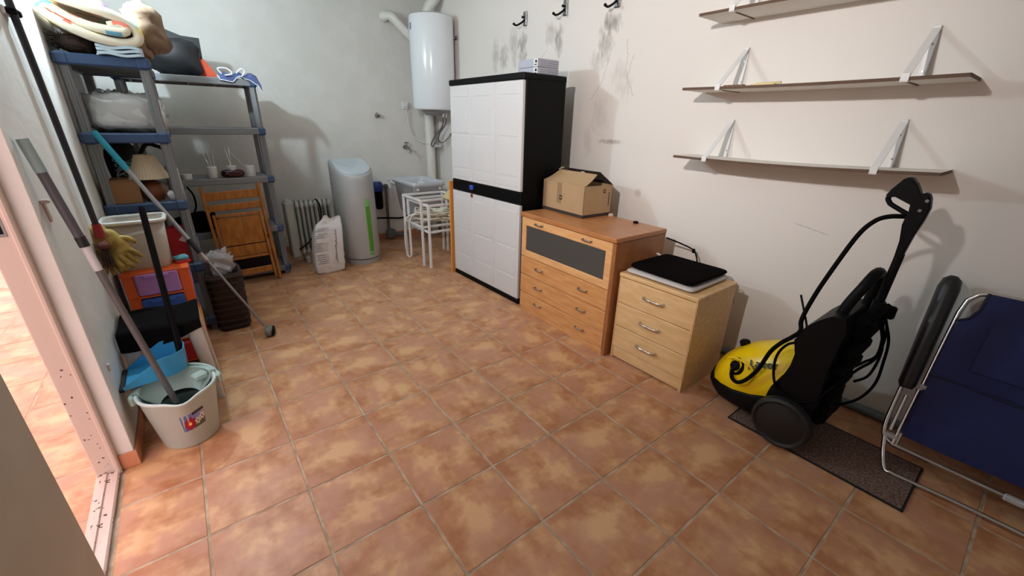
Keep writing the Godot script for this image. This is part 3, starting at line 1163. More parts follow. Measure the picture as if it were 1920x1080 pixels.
	tube(s, spline(V3([-0.35, 1.16, -2.6, -0.3, 1.235, -2.56, -0.24, 1.225, -2.52, -0.2, 1.2, -2.5]), 6), 0.012, 8)
	single("black_holdall", s, mat(c8(16, 16, 18), 0.7), "black holdall with a strap at the back of the third shelf", "bag")
	s = at_org(Vector3(-0.4, 1.08, -2.45))
	for k in 5:
		var p := []
		for i in 9:
			p.append(Vector3(-0.41 + 0.06 * cos(i * 0.8 + k) + 0.015 * sin(k * 3.1), 1.055 + 0.03 * k * 0.8 + 0.016 * sin(i * 1.7 + k), -2.4 + 0.05 * sin(i * 0.8 + k * 1.3)))
		tube(s, spline(p, 4), 0.004, 6)
	single("pale_cord", s, mat(c8(150, 168, 166), 0.7), "pale grey green cord tangled on the small brown carton", "cord")
	s = at_org(Vector3(-0.2, 0.915, -2.42))
	lathe(s, [[0.0, 0.0], [0.035, 0.0], [0.038, 0.01], [0.038, 0.17], [0.02, 0.2], [0.016, 0.22], [0.0, 0.22]], 18, Transform3D(Basis(), Vector3(-0.205, 0.915, -2.46)))
	single("plastic_bottle", s, mat(c8(176, 180, 178), 0.5), "grey white plastic bottle behind the right post of the blue shelving", "bottle")
	s = at_org(Vector3(-0.225, 0.915, -2.25))
	ball(s, Vector3(-0.222, 0.945, -2.26), Vector3(0.032, 0.03, 0.03), 8, 12, 0.8, Basis(), 0.012, 30.0, 5)
	single("paper_wad", s, M.white_plastic, "crumpled white paper beside the brown lamp base", "paper")
	# --- third level of the back unit: scent bottles and jars
	var dz := -3.25
	for k in 2:
		var x: float = [0.05, 0.325][k]
		var td := thing("reed_diffuser", ["white cup with thin reeds left of the dark red jar", "white cup with a reed right of the dark red jar"][k], "diffuser", Vector3(x, 0.928, dz), 0.0, "white cups on the back shelving", true)
		s = S()
		lathe(s, [[0.0, 0.0], [0.034, 0.0], [0.038, 0.006], [0.037, 0.09], [0.031, 0.094], [0.029, 0.02], [0.0, 0.02]], 22)
		obj("cup", s, M.white_plastic, td)
		for i in (3 if k == 0 else 1):
			s = S()
			var lean := Vector3(-0.05 + 0.03 * i, 0.0, 0.01 * i) if k == 0 else Vector3(-0.13, 0, 0)
			tube(s, [Vector3(0.01 * i, 0.03, 0.0), Vector3(0.01 * i, 0.26 - 0.02 * i - 0.04 * k, 0) + lean], 0.0032, 5)
			obj("reed", s, mat(c8(226, 224, 216), 0.7), td)
	var tj := thing("red_jar", "dark red glass jar with a white top between the white cups", "jar", Vector3(0.19, 0.928, dz + 0.02), 0.0, "", true)
	s = S()
	ball(s, Vector3(0, 0.034, 0), Vector3(0.088, 0.034, 0.05), 10, 22, 0.6)
	obj("jar_body", s, mat(c8(48, 8, 14), 0.12), tj)
	s = S()
	lathe(s, [[0.0, 0.06], [0.036, 0.06], [0.038, 0.09], [0.03, 0.098], [0.0, 0.098]], 18)
	obj("jar_cap", s, mat(c8(196, 196, 198), 0.3), tj)
	for i in 2:
		s = S()
		tube(s, [Vector3(0, 0.09, 0), Vector3(-0.02 + 0.03 * i, 0.25, 0)], 0.0032, 5)
		obj("reed", s, mat(c8(226, 224, 216), 0.7), tj)
	s = at_org(Vector3(-0.13, 0.928, dz))
	lathe(s, [[0.0, 0.0], [0.032, 0.0], [0.034, 0.004], [0.034, 0.026], [0.036, 0.027], [0.036, 0.042], [0.0, 0.044]], 22, Transform3D(Basis(), Vector3(-0.13, 0.928, dz + 0.02)))
	single("cream_tin", s, M.white_plastic, "low round white tin alone at the left of the back shelving", "tin")
	s = at_org(Vector3(-0.12, 0.48, -3.36))
	ball(s, Vector3(-0.14, 0.545, -3.36), Vector3(0.16, 0.068, 0.13), 12, 20, 0.6, Basis(), 0.06, 9.0, 41)
	for k in 4:
		tube(s, spline(V3([-0.22 + 0.06 * k, 0.56, -3.3, -0.2 + 0.06 * k, 0.63 + 0.02 * (k % 2), -3.26, -0.16 + 0.05 * k, 0.6, -3.22, -0.17 + 0.05 * k, 0.53, -3.21]), 5), 0.01, 6)
	single("black_backpack", s, M.black_soft, "black bag with loose straps on the back shelving, seen left of the folding chair", "bag")
	s = at_org(Vector3(0.2, 0.09, -3.36))
	span(s, Vector3(0.03, 0.09, -3.5), Vector3(0.36, 0.36, -3.24), 0.01)
	span(s, Vector3(0.02, 0.36, -3.51), Vector3(0.37, 0.385, -3.23), 0.006)
	single("dark_crate", s, mat(c8(34, 24, 22), 0.7), "dark brown lidded crate on the bottom shelf behind the folding chair", "crate")
	s = at_org(Vector3(-0.14, 0.9, -3.24))
	tube(s, spline(V3([-0.15, 0.87, -3.22, -0.12, 0.8, -3.2, -0.125, 0.7, -3.2, -0.17, 0.62, -3.22, -0.18, 0.56, -3.26]), 5), 0.008, 6)
	single("black_strap", s, M.black_soft, "black strap dangling under the third shelf of the back shelving", "strap")
	# --- below: red box, basket, clear bag
	var tr := thing("red_box", "red and white printed box on the lower shelf behind the grey bin", "box", Vector3(-0.23, 0.5, -2.3))
	s = S()
	span(s, Vector3(-0.315, 0.5, -2.36), Vector3(-0.175, 0.735, -2.24), 0.004)
	obj("box_body", s, mat(c8(170, 24, 34), 0.5), tr)
	s = S()
	prism(s, [Vector2(-0.26, 0.66), Vector2(-0.225, 0.70), Vector2(-0.21, 0.67), Vector2(-0.19, 0.7), Vector2(-0.2, 0.64), Vector2(-0.235, 0.645)], -2.2398, -2.239)
	obj("print", s, mat(c8(226, 196, 196), 0.6), tr)
	s = at_org(Vector3(-0.09, 0, -2.15))
	var wl := rr(0.2, 0.3, 0.04)
	var cb := Vector3(-0.075, 0, -2.25)
	loft(s, [ring_at(wl, 0.0, cb, 0.86), ring_at(wl, 0.2, cb, 0.94), ring_at(wl, 0.42, cb), ring_at(wl, 0.42, cb, 0.9), ring_at(wl, 0.05, cb, 0.8)], true)
	for k in 9:
		var y := 0.03 + k * 0.046
		var rg := ring_at(rr(0.2 * (0.86 + y * 0.33) + 0.006, 0.3 * (0.86 + y * 0.33) + 0.006, 0.04), y, cb)
		tube(s, rg, 0.011, 6, false, true)
	single("wicker_basket", s, mat(c8(52, 34, 25), 0.8), "dark brown wicker basket on the floor between orange drawers and folding chair", "basket")
	s = at_org(Vector3(-0.08, 0.43, -2.2))
	ball(s, Vector3(-0.075, 0.475, -2.22), Vector3(0.07, 0.075, 0.07), 14, 22, 0.8, Basis(), 0.09, 16.0, 33)
	var cl := mat(Color(0.92, 0.93, 0.94, 0.35), 0.2)
	cl.transparency = BaseMaterial3D.TRANSPARENCY_ALPHA
	single("clear_bag", s, cl, "crumpled clear plastic bag on the wicker basket", "bag")


# ---------------------------------------------------------------- drawers, bin, stool, bucket, poles
func cleaning_corner() -> void:
	# orange tower with four coloured drawers
	var t := thing("drawer_tower", "orange plastic drawer tower with purple, blue, yellow and red drawers", "drawers", Vector3(-0.38, 0, -1.84))
	var om := mat(c8(222, 92, 30), 0.45)
	var x0 := -0.525
	var x1 := -0.235
	var z0 := -1.97
	var z1 := -1.735
	var s := S()
	span(s, Vector3(x0 - 0.005, 0.6, z0), Vector3(x1 + 0.005, 0.622, z1 + 0.006), 0.006)
	for i in 4:
		span(s, Vector3(x0, 0.03 + 0.147 * i, z0), Vector3(x1, 0.042 + 0.147 * i, z1), 0.003)
	for q in [[x0, z0], [x1, z0], [x0, z1], [x1, z1]]:
		var dx := 0.05 if q[0] == x0 else -0.05
		var dd := 0.03 if q[1] == z0 else -0.03
		span(s, Vector3(q[0], 0.0, q[1]), Vector3(q[0] + dx, 0.605, q[1] + dd), 0.005)
	obj("frame", s, om, t)
	var dc := [c8(186, 30, 34), c8(232, 164, 22), c8(44, 86, 170), c8(172, 122, 188)]
	for i in 4:
		var y := 0.046 + 0.147 * i
		s = S()
		span(s, Vector3(x0 + 0.05, y, z0 + 0.01), Vector3(x1 - 0.05, y + 0.125, z1 + 0.012), 0.008)
		span(s, Vector3(x0 + 0.004, y + 0.01, z0 + 0.035), Vector3(x1 + 0.002, y + 0.12, z1 - 0.04), 0.004)
		span(s, Vector3(x0 + 0.09, y + 0.1, z1 + 0.01), Vector3(x1 - 0.09, y + 0.118, z1 + 0.022), 0.004)
		obj("drawer", s, mat(dc[i], 0.45), t, ["red drawer", "yellow drawer", "blue drawer", "purple drawer"][i])
	# waste bin on the tower
	var bn := mat(c8(186, 178, 166), 0.5)
	var tb := thing("waste_bin", "beige grey rectangular plastic bin on top of the orange drawers", "bin", Vector3(-0.42, 0.622, -1.86))
	s = S()
	var br := rr(0.25, 0.2, 0.04, 5)
	var bc := Vector3(-0.412, 0, -1.875)
	loft(s, [ring_at(br, 0.622, bc, 0.82), ring_at(br, 0.63, bc, 0.86), ring_at(br, 0.885, bc, 1.0), ring_at(br, 0.885, bc, 0.97), ring_at(br, 0.64, bc, 0.82)], true)
	obj("bin_body", s, bn, tb)
	s = S()
	tube(s, ring_at(rr(0.262, 0.212, 0.045, 5), 0.885, bc), 0.011, 8, false, true)
	obj("rim", s, mat(c8(206, 202, 196), 0.45), tb)
	# small packet on the tower
	var tk := thing("sponge_packet", "small teal and red packet on the orange drawers", "packet", Vector3(-0.25, 0.622, -1.83))
	s = S()
	bx(s, Vector3(-0.258, 0.63, -1.84), Vector3(0.07, 0.016, 0.07), 0.003, Basis(Vector3.UP, 0.3))
	obj("tray", s, mat(c8(190, 34, 44), 0.5), tk)
	s = S()
	ball(s, Vector3(-0.258, 0.648, -1.84), Vector3(0.034, 0.012, 0.032), 8, 14, 0.5, Basis(Vector3.UP, 0.3), 0.006, 30.0, 2)
	obj("sponge", s, mat(c8(86, 146, 158), 0.8), tk)
	# white stool with black cloth
	var tsl := thing("plastic_stool", "white plastic stool standing against the orange drawers", "stool", Vector3(-0.385, 0, -1.42))
	var sm := mat(c8(206, 200, 192), 0.5)
	s = S()
	span(s, Vector3(-0.525, 0.43, -1.57), Vector3(-0.245, 0.455, -1.29), 0.012)
	span(s, Vector3(-0.515, 0.38, -1.295), Vector3(-0.255, 0.44, -1.283), 0.004)
	span(s, Vector3(-0.515, 0.38, -1.577), Vector3(-0.255, 0.44, -1.565), 0.004)
	span(s, Vector3(-0.252, 0.38, -1.565), Vector3(-0.24, 0.44, -1.295), 0.004)
	span(s, Vector3(-0.53, 0.38, -1.565), Vector3(-0.518, 0.44, -1.295), 0.004)
	obj("seat", s, sm, tsl)
	for q in [[-1, -1], [1, -1], [-1, 1], [1, 1]]:
		s = S()
		var tp := Vector3(-0.385 + q[0] * 0.12, 0.44, -1.43 + q[1] * 0.125)
		var bt := Vector3(-0.385 + q[0] * 0.148, 0.0, -1.43 + q[1] * 0.152)
		var ra := []
		for e in 2:
			var cc: Vector3 = tp if e else bt
			var k: float = 1.25 if e else 0.85
			ra.append(ring_at(rr(0.052 * k, 0.045 * k, 0.012, 3), cc.y, Vector3(cc.x, 0, cc.z)))
		loft(s, ra, true)
		obj("leg", s, sm, tsl)
	s = at_org(Vector3(-0.385, 0.46, -1.42))
	sheet(s, 24, 22, func(u: float, v: float) -> Vector3:
		var x := -0.545 + u * 0.315
		var y := 0.468 + 0.006 * sin(u * 7.0) + 0.004 * sin(v * 9.0)
		var z := -1.56 + v * 0.36
		if z > -1.272:
			y -= (z + 1.272) * (1.0 + 0.35 * sin(u * 4.0 + 0.6))
			z = -1.272 + (z + 1.272) * 0.12
		return Vector3(x, y, z + 0.006 * sin(u * 11.0)), 0.012)
	single("black_mat", s, matte(c8(20, 19, 19)), "black cloth draped over the seat of the white stool", "cloth")
	# bucket with wringer
	bucket()
	dustpan()
	# mop standing in the bucket
	var a := Vector3(-0.365, 0.05, -1.0)
	var b := Vector3(-0.538, 1.335, -0.992)
	var tm := thing("mop", "grey mop handle with pale teal grip standing in the bucket", "mop", a)
	for p in [[0.02, 0.63, 0.0125, c8(92, 90, 90), "lower_pole"], [0.63, 0.71, 0.0135, c8(206, 204, 206), "paper_sleeve"], [0.705, 0.735, 0.016, c8(28, 28, 30), "collar"], [0.735, 0.92, 0.0145, c8(82, 80, 86), "upper_pole"], [0.915, 1.0, 0.016, c8(142, 162, 160), "grip"]]:
		s = S()
		tube(s, [a.lerp(b, p[0]), a.lerp(b, p[1])], p[2], 12)
		obj(p[4], s, mat(p[3], 0.4), tm)
	s = S()
	for i in 60:
		var g := TAU * i / 60.0 * 7.0
		var r := 0.02 + 0.05 * (i / 60.0)
		tube(s, [a + Vector3(0, 0.05, 0), a + Vector3(cos(g) * r * 0.7, 0.02, sin(g) * r * 0.7), a + Vector3(cos(g) * r, -0.03, sin(g) * r)], 0.005, 5, false)
	obj("mop_strands", s, mat(c8(86, 92, 92), 0.9), tm).set_meta("kind", "stuff")
	# broom hanging on the wall
	var ba := Vector3(-0.536, 1.87, -1.545)
	var bb := Vector3(-0.53, 0.87, -1.645)
	var tbm := thing("broom", "black handled broom with red socket hanging flat on the left wall", "broom", bb)
	s = S()
	tube(s, [ba, bb.lerp(ba, 0.03)], 0.0125, 12)
	obj("handle", s, mat(c8(38, 36, 42), 0.4), tbm)
	s = S()
	tube(s, [bb.lerp(ba, 0.05), bb, bb - Vector3(0, 0.02, 0)], [0.016, 0.02, 0.023], 12)
	obj("socket", s, mat(c8(150, 20, 26), 0.4), tbm, "red plastic socket")
	s = S()
	bx(s, bb - Vector3(-0.005, 0.05, 0), Vector3(0.04, 0.035, 0.16), 0.01)
	obj("broom_head", s, mat(c8(96, 40, 30), 0.6), tbm)
	s = S()
	for i in 60:
		var p2 := bb + Vector3(0.005 + rng.randf_range(-0.014, 0.014), -0.07, rng.randf_range(-0.09, 0.09))
		tube(s, [p2, p2 + Vector3(rng.randf_range(-0.012, 0.01), -0.08, (p2.z - bb.z) * 0.25)], 0.003, 4, false)
	obj("bristles", s, mat(c8(70, 48, 40), 0.9), tbm).set_meta("kind", "stuff")
	var tcl := thing("broom_clip", "black spring clip on the left wall gripping the broom near its top", "clip", Vector3(XL, 1.78, -1.55))
	s = S()
	bx(s, Vector3(XL + 0.006, 1.78, -1.555), Vector3(0.012, 0.03, 0.1), 0.003)
	obj("clip_base", s, M.white_plastic, tcl)
	s = S()
	bx(s, Vector3(XL + 0.026, 1.78, -1.59), Vector3(0.032, 0.026, 0.03), 0.006)
	bx(s, Vector3(XL + 0.026, 1.78, -1.522), Vector3(0.032, 0.026, 0.014), 0.005)
	obj("clip_jaw", s, M.black, tcl)
	# long telescopic pole with brush
	var pa := Vector3(-0.485, 1.325, -2.165)
	var pb := Vector3(0.088, 0.055, -1.92)
	var tpole := thing("pole_brush", "silver telescopic pole with turquoise grip and small brush, leaning across the shelving", "brush", pb)
	for p in [[0.0, 0.16, 0.0165, c8(30, 146, 172), "grip", 0.0], [0.15, 0.5, 0.0125, c8(170, 172, 176), "upper_tube", 0.6], [0.49, 0.56, 0.0165, c8(40, 42, 48), "joint", 0.0], [0.55, 0.6, 0.0115, c8(196, 190, 178), "sleeve", 0.0], [0.6, 0.99, 0.0085, c8(150, 148, 148), "lower_tube", 0.6]]:
		s = S()
		tube(s, [pa.lerp(pb, p[0]), pa.lerp(pb, p[1])], p[2], 12)
		obj(p[4], s, mat(p[3], 0.35, p[5]), tpole)
	s = S()
	ball(s, Vector3(0.1, 0.035, -1.9), Vector3(0.028, 0.03, 0.06), 10, 16, 0.7, Basis(Vector3.UP, -0.2))
	obj("brush_head", s, mat(c8(120, 116, 108), 0.6), tpole)
	s = S()
	ball(s, Vector3(0.118, 0.03, -1.896), Vector3(0.02, 0.027, 0.055), 8, 12, 0.7, Basis(Vector3.UP, -0.2))
	obj("brush_pad", s, M.black, tpole)
	# yellow gloves
	glove("yellow rubber glove on top, fingers pointing towards the bin", Vector3(-0.52, 0.825, -1.65), Vector3(-0.425, 0.69, -1.62), 1.12, 5)
	glove("yellow rubber glove underneath, fingers hanging down beside the mop", Vector3(-0.525, 0.79, -1.71), Vector3(-0.52, 0.64, -1.685), 1.05, 8)


func glove(label: String, a: Vector3, b: Vector3, k: float, sd: int) -> void:
	var s := at_org(a)
	var d := (b - a).normalized()
	var n := Vector3(0.15, 0.1, 1).normalized()
	var w := n.cross(d).normalized()
	n = d.cross(w).normalized()
	var B := Basis(w, d, n)
	var L := (b - a).length()
	ball(s, a + d * 0.035, Vector3(0.056 * k, 0.078 * k, 0.024), 12, 18, 0.75, B, 0.014, 14.0, sd)
	ball(s, a - d * 0.035, Vector3(0.046 * k, 0.05 * k, 0.026), 10, 18, 0.7, B, 0.016, 18.0, sd + 1)
	for i in 4:
		var o := w * (-0.033 + 0.022 * i) * k
		var f := a + d * 0.075 + o
		var tip := b + o * 1.25 + n * (0.006 * (i % 2)) - d * (0.012 * absf(i - 1.2))
		tube(s, spline([f, f.lerp(tip, 0.5) + n * 0.01, tip], 4), [0.0125, 0.0145, 0.0145, 0.014, 0.0135, 0.013, 0.012, 0.0105, 0.006], 8)
	var th := a + d * 0.02 + w * 0.045 * k
	tube(s, spline([th, th + w * 0.025 + d * 0.025, th + w * 0.03 + d * 0.06], 4), [0.014, 0.014, 0.0135, 0.013, 0.0125, 0.012, 0.0115, 0.01, 0.006], 8)
	single("rubber_glove", s, glove_mat(), label, "glove", "yellow rubber gloves")


func glove_mat() -> StandardMaterial3D:
	if not M.has("glove"):
		M.glove = mat(Color.WHITE, 0.6)
		M.glove.albedo_texture = noise_tex(0.03, c8(118, 92, 32), c8(190, 162, 78), 25, 128)
		M.glove.uv1_triplanar = true
		M.glove.uv1_scale = Vector3.ONE * 3.0
	return M.glove


func flower_label() -> StandardMaterial3D:
	var im := Image.create(128, 80, false, Image.FORMAT_RGB8)
	for y in 80:
		for x in 128:
			var c := c8(70, 96, 168).lerp(c8(170, 160, 200), x / 128.0)
			if x > 60 and y > 40:
				c = c8(86, 92, 70)
			var p := Vector2(x, y)
			var d := p - Vector2(40, 48)
			if d.length() < 30.0 + 5.0 * sin(d.angle() * 9.0):
				c = c8(190, 22, 44).lerp(c8(150, 8, 40), d.length() / 34.0)
			if d.length() < 9.0:
				c = c8(248, 196, 80)
			if d.length() < 4.0:
				c = c8(255, 240, 190)
			for q in [Vector2(84, 50), Vector2(112, 40)]:
				var e: Vector2 = p - q
				if e.length() < 15.0 + 4.0 * sin(e.angle() * 6.0):
					c = c8(226, 218, 206)
				if e.length() < 5.0:
					c = c8(70, 56, 30)
			if y < 12 and x > 56:
				c = c8(40, 34, 44)
			im.set_pixel(x, y, c)
	var m := mat(Color.WHITE, 0.35)
	m.albedo_texture = ImageTexture.create_from_image(im)
	return m


func bucket() -> void:
	var c := Vector3(-0.367, 0, -1.015)
	var t := thing("mop_bucket", "pale grey green mop bucket with a red flower label and wringer", "bucket", c, 0.0, "", true)
	var bm := mat(c8(196, 212, 208), 0.38)
	var gm := mat(c8(164, 190, 182), 0.38)
	var prof := [[0.0, 0.0], [0.1, 0.0], [0.108, 0.006], [0.142, 0.262], [0.148, 0.266], [0.15, 0.275], [0.146, 0.281], [0.138, 0.278], [0.134, 0.26], [0.1, 0.012], [0.0, 0.012]]
	# the rim has a pouring dip towards the camera, so rings are lofted with a lifted lip
	var rings := []
	for p in prof.slice(1, prof.size() - 1):
		var r := []
		for k in 56:
			var a := -TAU * k / 56
			var lip: float = exp(-pow(wrapf(a - PI * 0.47, -PI, PI) / 0.3, 2.0)) * clampf((p[1] - 0.2) / 0.08, 0.0, 1.0)
			var rad: float = p[0] + 0.018 * lip
			r.append(Vector3(rad * cos(a), p[1] - 0.014 * lip, rad * sin(a)))
		rings.append(r)
	var s := S()
	loft(s, rings, true)
	obj("pail", s, bm, t)
	s = S()
	var X := Transform3D(Basis(), Vector3.ZERO)
	# label patch on the wall facing the camera
	var a0 := 1.66
	var a1 := 0.98
	var y0 := 0.1
	var y1 := 0.19
	s.set_smooth_group(1)
	for k in 12:
		var q := []
		for e in [[0, 0], [1, 0], [1, 1], [0, 1]]:
			var u: float = (k + e[0]) / 12.0
			var a: float = lerpf(a0, a1, u)
			var y: float = lerpf(y0, y1, e[1]) + u * 0.012
			var r: float = 0.1092 + (0.034 + 0.018 * 0.775 * exp(-pow((a - PI * 0.47) / 0.3, 2.0))) * (y - 0.006) / 0.256
			q.append([Vector3(r * cos(a), y, r * sin(a)), Vector2(u, 1.0 - e[1])])
		var o := Vector3(cos((a0 + a1) / 2), 0, sin((a0 + a1) / 2))
		quad(s, q[0][0], q[1][0], q[2][0], q[3][0], o, q[0][1], q[1][1], q[2][1], q[3][1])
	obj("flower_label", s, flower_label(), t, "label printed with a red and a white flower")
	# dirty water
	s = S()
	lathe(s, [[0.128, 0.2], [0.0, 0.201]], 32)
	obj("water", s, mat(c8(28, 40, 38), 0.1), t)
	# wringer: a half funnel at the back of the rim
	s = S()
	sheet(s, 28, 8, func(u: float, v: float) -> Vector3:
		var a := PI * 1.02 + u * PI * 0.9
		var r := 0.136 - 0.06 * v + 0.012 * sin(v * PI)
		return Vector3(r * cos(a), 0.284 - 0.085 * v + 0.012 * sin(u * PI), r * sin(a)), 0.006)
	sheet(s, 28, 3, func(u: float, v: float) -> Vector3:
		var a := PI * 1.02 + u * PI * 0.9
		var r := 0.128 + 0.032 * v
		return Vector3(r * cos(a), 0.288 - 0.008 * v * v, r * sin(a)), 0.006)
	bx(s, Vector3(0.085, 0.27, -0.045), Vector3(0.06, 0.035, 0.045), 0.008, Basis(Vector3.UP, 0.5))
	obj("wringer", s, gm, t, "pale green wringer insert")
	s = S()
	var hd := []
	for i in 25:
		var a := -PI * i / 24.0 - 0.05
		hd.append(Vector3(0.158 * cos(a), 0.268 + 0.03 * sin(-a), 0.155 * sin(a) * 0.98))
	tube(s, hd, 0.006, 8)
	bx(s, Vector3(-0.158, 0.262, 0.0), Vector3(0.02, 0.045, 0.04), 0.006)
	bx(s, Vector3(0.158, 0.262, 0.0), Vector3(0.02, 0.045, 0.04), 0.006)
	obj("handle", s, gm, t)


func dustpan() -> void:
	var base := Vector3(-0.43, 0.3, -1.19)
	var t := thing("dustpan", "bright blue dustpan with long black handle resting on the bucket", "dustpan", base)
	var bm := mat(c8(60, 156, 206), 0.35)
	var y := 0.303
	# plan: mouth along the wall side, rounded back towards the room
	var plan := [Vector2(-0.548, -1.045), Vector2(-0.545, -1.235), Vector2(-0.45, -1.262), Vector2(-0.375, -1.266), Vector2(-0.335, -1.25), Vector2(-0.318, -1.19), Vector2(-0.322, -1.12), Vector2(-0.36, -1.08), Vector2(-0.45, -1.058)]
	var s := S()
	var X := Transform3D(Basis(Vector3(1, 0, 0), Vector3(0, 0, 1), Vector3(0, -1, 0)), Vector3(0, y, 0))
	prism(s, plan, -0.002, 0.002, X)
	obj("pan", s, bm, t)
	s = S()
	var wall := plan.slice(1) + [plan[0]]
	var cv := Curve2D.new()
	for p in wall:
		cv.add_point(p)
	var L := cv.get_baked_length()
	sheet(s, 48, 3, func(u: float, v: float) -> Vector3:
		var p := cv.sample_baked(u * L)
		var h := 0.012 + 0.085 * clampf((p.x + 0.55) / 0.14, 0.0, 1.0)
		return Vector3(p.x + 0.006 * v, y + h * v, p.y), 0.004)
	obj("rim_wall", s, bm, t)
	s = S()
	span(s, Vector3(-0.558, y - 0.008, -1.24), Vector3(-0.54, y + 0.008, -1.042), 0.003)
	obj("rubber_lip", s, M.rubber, t, "black rubber lip")
	var a := Vector3(-0.333, 0.36, -1.185)
	var b := Vector3(-0.331, 1.014, -1.45)
	s = S()
	tube(s, [a, a.lerp(b, 0.3), a.lerp(b, 0.98), b], [0.015, 0.0135, 0.0135, 0.009], 12)
	obj("handle", s, M.black, t, "black handle")


# ---------------------------------------------------------------- along the back wall
func back_row() -> void:
	folding_chair()
	# oil radiator
	var t := thing("oil_radiator", "white grey oil filled radiator with upright fins by the back wall", "radiator", Vector3(0.82, 0, -3.47))
	var rm := mat(c8(178, 178, 170), 0.45)
	var s := S()
	span(s, Vector3(0.565, 0.075, -3.545), Vector3(0.645, 0.645, -3.40), 0.012)
	span(s, Vector3(0.58, 0.635, -3.53), Vector3(0.635, 0.66, -3.415), 0.008)
	obj("control_box", s, rm, t)
	for i in 8:
		var x := 0.68 + i * 0.044
		s = S()
		var o := []
		for p in rr(0.56, 0.15, 0.055, 5):
			o.append(Vector2(p.y, p.x))
		prism(s, o, -0.004, 0.004, Transform3D(Basis(Vector3(0, 0, 1), Vector3(0, 1, 0), Vector3(-1, 0, 0)), Vector3(x, 0.365, -3.475)))
		tube(s, V3([x, 0.605, -3.43, x, 0.13, -3.43]), 0.011, 8)
		tube(s, V3([x, 0.605, -3.52, x, 0.13, -3.52]), 0.011, 8)
		ball(s, Vector3(x, 0.6, -3.43), Vector3(0.02, 0.038, 0.034), 8, 10)
		ball(s, Vector3(x, 0.13, -3.43), Vector3(0.02, 0.036, 0.034), 8, 10)
		obj("fin", s, rm, t)
	for x in [0.7, 0.99]:
		s = S()
		span(s, Vector3(x - 0.02, 0.025, -3.58), Vector3(x + 0.02, 0.075, -3.37), 0.008)
		for z in [-3.39, -3.56]:
			tube(s, V3([x - 0.016, 0.024, z, x + 0.016, 0.024, z]), 0.024, 12)
		obj("foot", s, rm, t)
	s = S()
	tube(s, spline(V3([0.86, 0.655, -3.44, 0.885, 0.6, -3.39, 0.885, 0.48, -3.38, 0.85, 0.4, -3.38, 0.74, 0.24, -3.385, 0.63, 0.165, -3.39]), 6), 0.007, 8)
	obj("power_cord", s, M.black_soft, t)
	# salt bag
	var bag := S()
	ORG = Vector3(0.82, 0, -3.03)
	var rings := []
	var hs := [[0.0, 0.86, 0.75, 0.0], [0.015, 1.0, 0.95, 0.0], [0.1, 1.04, 1.1, 0.0], [0.25, 1.0, 1.05, 0.008], [0.38, 0.98, 0.9, 0.022], [0.45, 0.92, 0.55, 0.034], [0.5, 0.84, 0.2, 0.042], [0.53, 0.8, 0.06, 0.046]]
	var wr := FastNoiseLite.new()
	wr.seed = 3
	wr.frequency = 5.0
	var fine := []
	for i in hs.size() - 1:
		for q in 4:
			var row := []
			for e in 4:
				row.append(lerpf(hs[i][e], hs[i + 1][e], q / 4.0))
			fine.append(row)
	fine.append(hs[hs.size() - 1])
	for h in fine:
		var r := []
		for p in rr2(0.27, 0.14, 0.03, 3, 10):
			var q := Vector3(p.x * h[1], h[0], p.y * h[2])
			if h[0] > 0.44:
				q.y += (0.065 * exp(-pow((p.x + 0.035) / 0.05, 2.0)) + 0.05 * exp(-pow((p.x - 0.115) / 0.035, 2.0)) - 0.035) * (h[0] - 0.44) / 0.09
			q += Vector3(0.3, 0, 1) * (wr.get_noise_3d(q.x * 1.5, q.y * 4.0, q.z) * 0.016 + wr.get_noise_3d(q.x * 4.0, q.y * 9.0, q.z + 3.0) * 0.008)
			r.append(q + Vector3(0.815 + h[3] * 1.2, 0, -3.04))
		rings.append(r)
	loft(bag, rings, true)
	single("salt_bag", bag, bag_print(), "crinkled white plastic sack of softener salt leaning by the grey water softener", "sack")
	# water softener
	softener()
	# filter and pipes on the wall
	var tf := thing("water_filter", "blue topped water filter with black bowl on the back wall by the softener", "filter", Vector3(1.66, 0.4, -3.82), 0.0, "", true)
	s = S()
	lathe(s, [[0.0, 0.22], [0.06, 0.22], [0.064, 0.23], [0.064, 0.3], [0.045, 0.33], [0.0, 0.335]], 22)
	bx(s, Vector3(0, 0.27, -0.06), Vector3(0.05, 0.06, 0.08), 0.008)
	obj("head", s, mat(c8(24, 50, 130), 0.4), tf)
	s = S()
	lathe(s, [[0.0, 0.0], [0.035, 0.005], [0.046, 0.03], [0.05, 0.22], [0.0, 0.22]], 22)
	obj("bowl", s, M.black, tf)
	var tq := thing("feed_pipe", "dark grey water pipe with elbows between filter and utility sink", "pipe", Vector3(1.76, 0, -3.8))
	s = S()
	tube(s, V3([1.69, 0.67, -3.82, 1.76, 0.67, -3.82]), 0.016, 10)
	tube(s, V3([1.76, 0.68, -3.82, 1.755, 0.1, -3.83]), 0.018, 12)
	bx(s, Vector3(1.762, 0.672, -3.82), Vector3(0.05, 0.05, 0.05), 0.012)
	obj("upright", s, mat(c8(92, 84, 78), 0.5), tq)
	s = S()
	tube(s, spline(V3([1.4, 0.3, -3.72, 1.56, 0.31, -3.76, 1.76, 0.29, -3.78, 1.93, 0.27, -3.8, 2.1, 0.3, -3.86]), 5), 0.011, 8)
	obj("black_hose", s, M.black_soft, tq)
	s = S()
	ball(s, Vector3(1.78, 0.08, -3.83), Vector3(0.06, 0.06, 0.05), 8, 14, 0.6)
	tube(s, V3([1.78, 0.06, -3.83, 2.0, 0.05, -3.84]), 0.025, 10)
	obj("floor_elbow", s, mat(c8(96, 100, 104), 0.5), tq)
	# utility sink
	var tk := thing("utility_sink", "pale grey plastic utility sink mounted on the back wall", "sink", Vector3(1.97, 0.79, -3.35))
	var sk := mat(c8(196, 198, 204), 0.4)
	var R := rr(0.4, 0.62, 0.04, 4)
